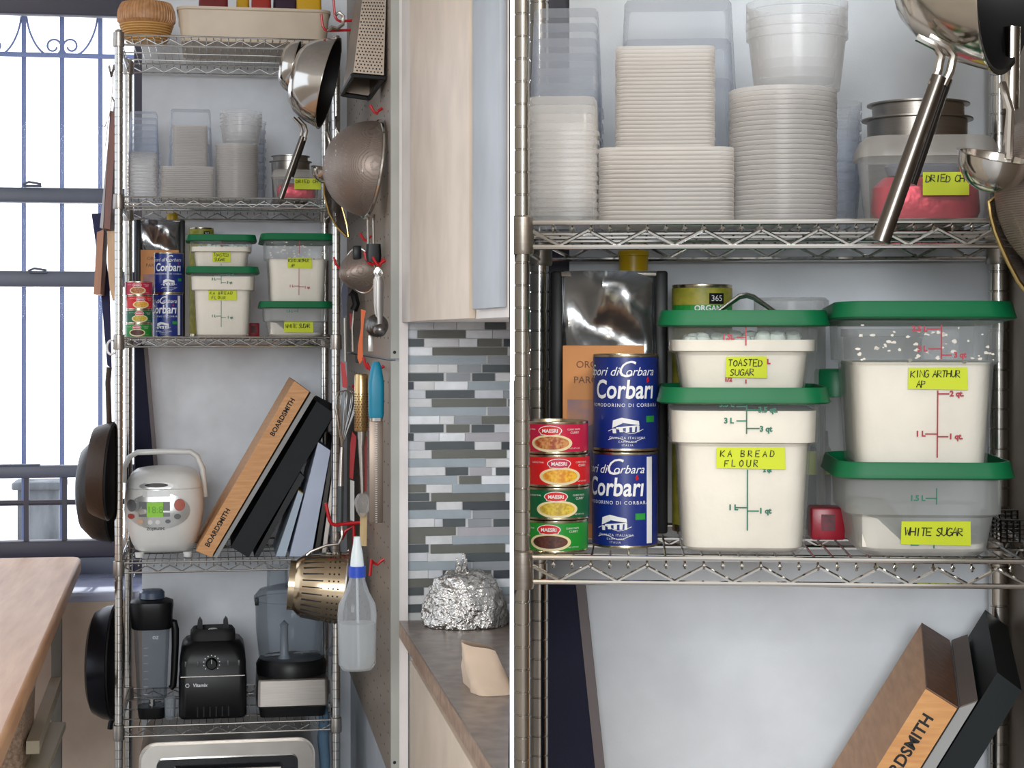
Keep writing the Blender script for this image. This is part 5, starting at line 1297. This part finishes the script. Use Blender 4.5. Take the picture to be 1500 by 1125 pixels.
# dark handled knives / shears left of it
outline(L, [(502, 465), (507, 462), (510, 420), (503, 412), (500, 430)], -.1, .02, 'paring_knife', 'blue black handled knife hanging by the rack post', 'knife', pbr('navy_handle', (30, 34, 66), .4))
m = MB().tube([L.at(505, 466, -.09), L.at(506, 530, -.09)], .004, 6); single(L, 'steel_rod', 'thin steel skewer below the blue black knife', 'utensil', L.at(505, 466, -.09), m, CHROME, ab=True)
th = Thing(L, 'kitchen_shears', 'black handled tongs hanging between the rack post and the orange spatula', 'shears', L.at(518, 450, YX(524)))
y_ = YX(524)
th.part('handle', MB().tube([L.at(513, 428, y_), L.at(519, 432, y_), L.at(522, 446, y_), L.at(518, 455, y_)], .011, 8), BLACK, ab=True)
th.part('blade', MB().tube([L.at(519, 450, y_), L.at(516, 480, y_), L.at(517, 515, y_)], .004, 6), STEEL, ab=True)
outline(L, [(513, 483), (518, 480), (517, 460), (512, 458)], y_ + .02, .01, 'red_grip', 'small red grip behind the black handled tongs', 'utensil', REDHOOK)
outline(L, [(521, 532), (526, 532), (527, 522), (521, 521)], YX(530), .03, 'black_grip', 'small black knob handle below the orange spatula', 'utensil', BLACK)
# red tongs
outline(L, [(502, 567), (508, 569), (509, 560), (505, 532), (499, 529)], -.12, .012, 'red_spatula', 'red spatula handle hanging above the whisk', 'spatula', REDHOOK)
outline(L, [(512, 700), (517, 702), (522, 640), (516, 632), (513, 650)], YX(524), .012, 'red_spatula', 'slim red spatula handle hanging beside the whisk ferrule', 'spatula', REDHOOK)
outline(L, [(513, 762), (519, 764), (519, 705), (513, 703)], YX(524), .012, 'white_spatula', 'white spatula hanging below the slim red handle', 'spatula', WHITE)
hookat(L, 519, 572, YX(528), 'red hook holding the whisk', up=.012); hookat(L, 536, 540, YX(545), 'red hook holding the gold perforated grater', up=.03); hookat(L, 541, 543, YX(556), 'red hook above the teal handled grater', up=.02)
# whisk
y_ = -.14; wk = Thing(L, 'whisk', 'steel balloon whisk hanging in front of the rack post, loops up', 'whisk', L.at(503, 780, y_))
m = MB(); ct_, cb = L.at(508, 572, y_), L.at(501, 655, y_); ln = (ct_ - cb).length; ax = (ct_ - cb).normalized()
for k in range(6):
    a = PI * k / 6; sd = Vector((math.cos(a), math.sin(a), 0)); pts = []
    for i in range(25):
        t = i / 24 * 2 - 1; hgt = 1 - abs(t) ** 2.6; pts.append(cb + ax * ln * hgt * 1.0 + sd * math.sin(t * PI) * .0 + sd * (.031 * math.sin(PI * t) * 1.05 if abs(t) > 0 else 0))
    m.tube(pts, .0012, 5)
wk.part('wire_loops', m, CHROME, ab=True)
wk.part('ferrule', MB().tube([cb, L.at(499, 712, y_)], [.006, .009], 10), BRUSH, ab=True)
wk.part('handle', MB().tube([L.at(499, 712, y_), L.at(498, 778, y_)], .009, 10), pbr('grey_handle', (70, 76, 76), .4), ab=True)
# gold grater
y_ = YX(541); mm = L.m(529, y_)
gg = Thing(L, 'hand_grater', 'gold toned perforated hand grater beside the teal one', 'grater', L.at(529, 720, y_))
c = L.at(529, 590, y_); hl = 42 * mm
pr = [(.016, -hl), (.0185, -hl + .004), (.0185, hl - .004), (.017, hl)]
gg.part('perforated_tube', MB().lathe(pr, 24, T(*c)), pbr('warm_steel', (206, 176, 126), .25, 1.0), ab=True)
q = MB()
for i in range(14):
    for j in range(14):
        a = 2 * PI * (j + .5 * (i % 2)) / 14; p = c + Vector((.0187 * math.cos(a), .0187 * math.sin(a), -hl * .85 + hl * 1.25 * i / 14)); q.lathe([(0, .0008), (.0018, .0006), (.002, 0)], 5, T(*p) @ RZ(math.degrees(a)) @ RY(90))
gg.part('grating_holes', q, pbr('hole_brown', (96, 70, 40), .7), ab=True)
gg.part('handle', MB().tube([L.at(530, 632, y_), L.at(529, 655, y_), L.at(531, 722, y_)], [.012, .008, .0045], 10), BRUSH, ab=True)
outline(L, [(533, 720), (537, 720), (538, 640), (534, 640)], y_ + .02, .01, 'red_spatula', 'dark red spatula handle behind the gold hand grater', 'spatula', pbr('dark_red', (150, 26, 20), .4))
# teal grater
y_ = YX(563); mm = L.m(551, y_)
tg = Thing(L, 'rasp_grater', 'long rasp grater with teal handle hanging on the pegboard', 'grater', L.at(551, 765, y_))
c = L.at(551, 612, y_); hl = 82 * mm
tg.part('handle', MB().loft([(.034, .022, .009, 0), (.038, .026, .011, .01), (.039, .026, .011, hl * .62), (.026, .022, .010, hl * .92), (.014, .014, .006, hl)], 5, M=T(*c)), TEAL, ab=True)
tg.part('collar', MB().loft([(.032, .02, .008, -.008), (.034, .022, .009, -.0002)], 4, M=T(*c)), STEEL, ab=True)
lb = (765 - 616) * mm
tg.part('rasp_blade', MB().box((c.x, c.y, c.z - .008 - lb / 2), (.034, .004, lb), .001), pbr('rasp_brown_steel', (130, 116, 104), .4, .8), ab=True)
q = MB()
for i in range(46): q.box((c.x + .0, c.y - .0028, c.z - .014 - lb * i / 46.5), (.005, .0012, .0022))
tg.part('rasp_teeth', q, STEEL, ab=True)
# bottle brush with clear bulb, wooden stick
c = L.at(531, 738, YX(543)); m = MB()
m.lathe([(0, .03), (.013, .026), (.021, .012), (.022, 0), (.016, -.02), (.008, -.034), (0, -.036)], 22, T(*c)); single(L, 'glass_dropper', 'clear glass bulb hanging between the whisk and the teal grater', 'baster', c, m, clear('baster_glass', (210, 206, 200), .25, .8, .04), ab=True)
outline(L, [(527, 800), (537, 800), (538, 752), (528, 752)], YX(541), .01, 'wooden_spoon', 'pale wooden spoon handle above the spray bottle', 'spoon', wood('spoon_wood', (216, 190, 140), (196, 164, 112), 4, (20, 20, 2)))
hookat(L, 484, 768, -.18, 'large red hook carrying the slotted scoop, beside the whisk handle', up=.06, r=.0052, kx=.006); 
m = MB().tube([L.at(500, 790, -.17), L.at(506, 778, -.17), L.at(518, 770, -.17), L.at(519, 790, -.17), L.at(520, 815, -.17)], .0055, 8); single(L, 'red_hook', 'bent red hook beside the spray bottle nozzle', 'hook', L.at(506, 778, -.17), m, REDHOOK, ab=True)
hookat(L, 546, 826, YX(556), 'small red hook beside the spray bottle collar', up=-.03)
# slotted scoop
y_ = -.2; c = L.at(436, 862, y_); mm = L.m(470, y_)
ss = Thing(L, 'slotted_scoop', 'slotted steel colander scoop hanging in front of the food processor', 'colander', (c.x, y_, c.z - .1))
ax = (L.at(512, 862, y_) - c)
M = T(*L.at(506, 862, y_)) @ RZ(-4) @ RY(-90 + 5)
r0, hh = 53 * mm, 74 * mm
pr = [(r0 * 1.03, -.002), (r0, 0), (r0 * .93, hh * .5), (r0 * .84, hh * .88), (r0 * .74, hh * .97), (r0 * .7, hh), (r0 * .7, hh * 1.12), (r0 * .66, hh * 1.12), (r0 * .66, hh), (0, hh)]
ss.part('bowl', MB().lathe(pr, 52, M), pbr('warm_scoop_steel', (206, 186, 156), .2, 1.0), ab=True)
q = MB()
for j in range(30):
    a = 2 * PI * j / 30
    def pt_(t, o=.0008):
        rr_ = r0 * (1 - .16 * t / .9) + o; return Vector((rr_ * math.cos(a), rr_ * math.sin(a), hh * t))
    q.tube([M @ pt_(.45), M @ pt_(.85)], .0022, 4)
    for t in (.14, .23, .32): q.tube([M @ pt_(t), M @ pt_(t + .03)], .0024, 5)
ss.part('slots', q, BLACKM, ab=True)
ss.part('rim', MB().tube([M @ Vector((r0 * 1.04 * math.cos(2 * PI * k / 48), r0 * 1.04 * math.sin(2 * PI * k / 48), 0)) for k in range(48)], .004, 7, True), STEEL, ab=True)
ss.part('hanging_handle', MB().tube([L.at(440, 822, y_), L.at(455, 808, y_), L.at(478, 799, y_), L.at(496, 797, y_), L.at(501, 786, y_ + .01), L.at(501, 770, y_ + .01)], .004, 8), STEEL, ab=True)
# spray bottle
y_ = YX(556, .06); mm = L.m(523, y_)
sb = Thing(L, 'spray_bottle', 'clear spray bottle with blue collar hanging below the red hooks', 'spray bottle', L.at(523, 980, y_))
zz = lambda py: L.Z(523, py, y_) - L.Z(523, 980, y_)
BOT = clear('bottle_plastic', (214, 218, 220), .22, .55, .12, .3)
sb.part('bottle', MB().loft([(44 * mm, 40 * mm, .03, 0), (54 * mm, 46 * mm, .034, zz(972)), (57 * mm, 48 * mm, .034, zz(900)), (54 * mm, 46 * mm, .032, zz(885)), (34 * mm, 32 * mm, .02, zz(866)), (24 * mm, 24 * mm, .0225, zz(850)), (22 * mm, 22 * mm, .0215, zz(842))], 8, True, False), BOT)
sb.part('liquid', MB().loft([(40 * mm, 36 * mm, .028, .003), (50 * mm, 42 * mm, .032, zz(970)), (53 * mm, 44 * mm, .032, zz(912))], 8), clear('milky_liquid', (206, 210, 210), .4, .6, .2, .3))
sb.part('collar', MB().lathe([(0, zz(845)), (12.5 * mm, zz(845)), (12.5 * mm, zz(829)), (0, zz(829))], 28), BLUEP)
sb.part('sprayer_head', MB().loft([(20 * mm, 20 * mm, .012, zz(829)), (17 * mm, 18 * mm, .01, zz(812)), (11 * mm, 14 * mm, .006, zz(796)), (9 * mm, 12 * mm, .004, zz(786))], 5), pbr('sprayer_white', (222, 230, 230), .35))
sb.part('dip_tube', MB().tube([(0, 0, zz(845)), (.004, 0, zz(975))], .003, 6), clear('tube_clear', (220, 226, 230), .4, .6))

# ------------------------------------------------------------------ hung tools, close up
bowlpan(R, 'saucepan', 'polished steel saucepan hanging above the dried goods box, at the close-up rack', 1478, -58, -.17, .112, .105, -26, 8, STEEL, INN, ([(1352, 54, -.2), (1380, 68, -.2), (1388, 82, -.2), (1383, 105, -.2), (1373, 125, -.2)], ((1376, 112, -.2), (1290, 354, -.2))), .0088)
ladle(R, 1457, 230, -.19, .036, (1468, 122, -.15), 'small steel ladle in front of the dried goods box, at the close-up rack')
m = MB().tube([R.at(1482, 40, -.1), R.at(1480, 160, -.1)], .009, 12); m.tube([R.at(1480, 160, -.1), R.at(1474, 215, -.1)], .004, 8)
single(R, 'steel_rod', 'upright polished steel rod above the cut off mesh strainer, at the close-up rack', 'rod', R.at(1480, 160, -.1), m, STEEL, ab=True)
strainer(R, 'large wire mesh strainer cut off by the picture edge, at the close-up rack', 1598, 268, -.13, .105, .092, 22, 10)
m = MB(); arc = [(1449, 296), (1452, 318), (1458, 340), (1467, 362), (1479, 388), (1492, 412), (1510, 436), (1522, 440), (1516, 400), (1500, 350), (1480, 305), (1462, 285)]
m.tube([R.at(x, y, -.10) for x, y in arc], .0026, 8, True)
ra = Thing(R, 'brass_strainer', 'brass rimmed strainer edge curving down beside the flour shelf, at the close-up rack', 'strainer', R.at(1470, 360, -.1)); ra.part('rim', m, BRASS, ab=True)
m = MB(); m.add([R.at(x, y, -.1005) for x, y in arc] + [R.at(1480, 360, -.1) + Vector((.02, .06, 0))], [[i, (i + 1) % 12, 12] for i in range(12)]); ra.part('mesh_bowl', m, SCREEN, ab=True)

# ------------------------------------------------------------------ light
wd = bpy.data.worlds.new('kitchen_daylight'); SC.world = wd; wd.use_nodes = True
nt = wd.node_tree; nt.nodes.clear()
out = nt.nodes.new('ShaderNodeOutputWorld'); bg_ = nt.nodes.new('ShaderNodeBackground'); nt.links.new(bg_.outputs[0], out.inputs[0])
tc = nt.nodes.new('ShaderNodeTexCoord'); sp = nt.nodes.new('ShaderNodeSeparateXYZ'); nt.links.new(tc.outputs['Generated'], sp.inputs[0])
def mth(op, a, b=None):
    n = nt.nodes.new('ShaderNodeMath'); n.operation = op
    for i, q in enumerate((a, b)):
        if q is None: continue
        if isinstance(q, (int, float)): n.inputs[i].default_value = q
        else: nt.links.new(q, n.inputs[i])
    return n.outputs[0]
X_, Y_, Z_ = sp.outputs
# room side: dark floor, mid walls, light ceiling; bright patches added left and right for metal reflections; bright sky on the far side
cr = nt.nodes.new('ShaderNodeValToRGB'); nt.links.new(mth('MULTIPLY_ADD', Z_, 0.5), cr.inputs[0])
cr.inputs[0].links[0].from_node.inputs[2].default_value = 0.5
el = cr.color_ramp.elements; el[0].position = 0.0; el[0].color = (.24, .20, .18, 1); el[1].position = 1.0; el[1].color = (1.25, 1.22, 1.18, 1)
for p_, c_ in ((.38, (.36, .31, .27, 1)), (.47, (.66, .61, .57, 1)), (.62, (.86, .83, .80, 1)), (.78, (1.05, 1.02, .99, 1))):
    e_ = el.new(p_); e_.color = c_
def band_(v_, lo, hi): return mth('MULTIPLY', mth('GREATER_THAN', v_, lo), mth('LESS_THAN', v_, hi))
fill_l = mth('MULTIPLY', mth('LESS_THAN', X_, -0.55), band_(Z_, -.12, .55))
fill_l = mth('MULTIPLY', fill_l, band_(Y_, -.62, .2))
fill_r = mth('MULTIPLY', mth('MULTIPLY', mth('GREATER_THAN', X_, 0.42), band_(X_, .42, .62)), mth('MULTIPLY', band_(Z_, .3, .62), mth('LESS_THAN', Y_, -.3)))
add = nt.nodes.new('ShaderNodeMixRGB'); add.blend_type = 'MIX'; nt.links.new(fill_l, add.inputs[0]); nt.links.new(cr.outputs[0], add.inputs[1]); add.inputs[2].default_value = (1.5, 1.65, 1.85, 1)
add2 = nt.nodes.new('ShaderNodeMixRGB'); nt.links.new(fill_r, add2.inputs[0]); nt.links.new(add.outputs[0], add2.inputs[1]); add2.inputs[2].default_value = (3.4, 2.5, 1.5, 1)
sky = nt.nodes.new('ShaderNodeMixRGB'); nt.links.new(mth('GREATER_THAN', Y_, .22), sky.inputs[0]); nt.links.new(add2.outputs[0], sky.inputs[1]); sky.inputs[2].default_value = (2.6, 2.75, 3.0, 1)
nt.links.new(sky.outputs[0], bg_.inputs[0]); bg_.inputs[1].default_value = 1.0
def area(name, loc, tgt, size, power, col):
    la = bpy.data.lights.new(name, 'AREA'); la.shape = 'RECTANGLE'; la.size, la.size_y = size; la.energy = power; la.color = col
    o = bpy.data.objects.new(name, la); COL.objects.link(o); o.location = loc
    o.rotation_euler = (Vector(tgt) - Vector(loc)).to_track_quat('-Z', 'Y').to_euler()
area('front_fill_light', (-.6, -4.5, 2.6), (0, 4.0, 1.2), (2.6, 1.8), 330, (.93, .97, 1))  # unseen fill lamp added behind the camera to brighten the back walls
area('warm_ceiling_lamp', (1.2, -.2, 3.0), (0.1, 3.4, 1.4), (.5, .5), 40, (1, .86, .68))
cam = bpy.data.cameras.new('camera'); co = bpy.data.objects.new('camera', cam); COL.objects.link(co)
co.location = (0, 0, CAMZ); co.rotation_euler = (PI / 2, 0, 0)
cam.sensor_fit = 'HORIZONTAL'; cam.sensor_width = 36; cam.lens = 36 * F / 1500; cam.shift_y = -(562.5 - PY) / 1500
cam.clip_start = .05
SC.camera = co
SC.view_settings.view_transform = 'Standard'; SC.view_settings.look = 'None'; SC.view_settings.gamma = 1; SC.view_settings.exposure = 0.0
SC.cycles.transparent_max_bounces = 48; SC.cycles.max_bounces = 10; SC.cycles.diffuse_bounces = 4; SC.cycles.caustics_reflective = False; SC.cycles.caustics_refractive = False
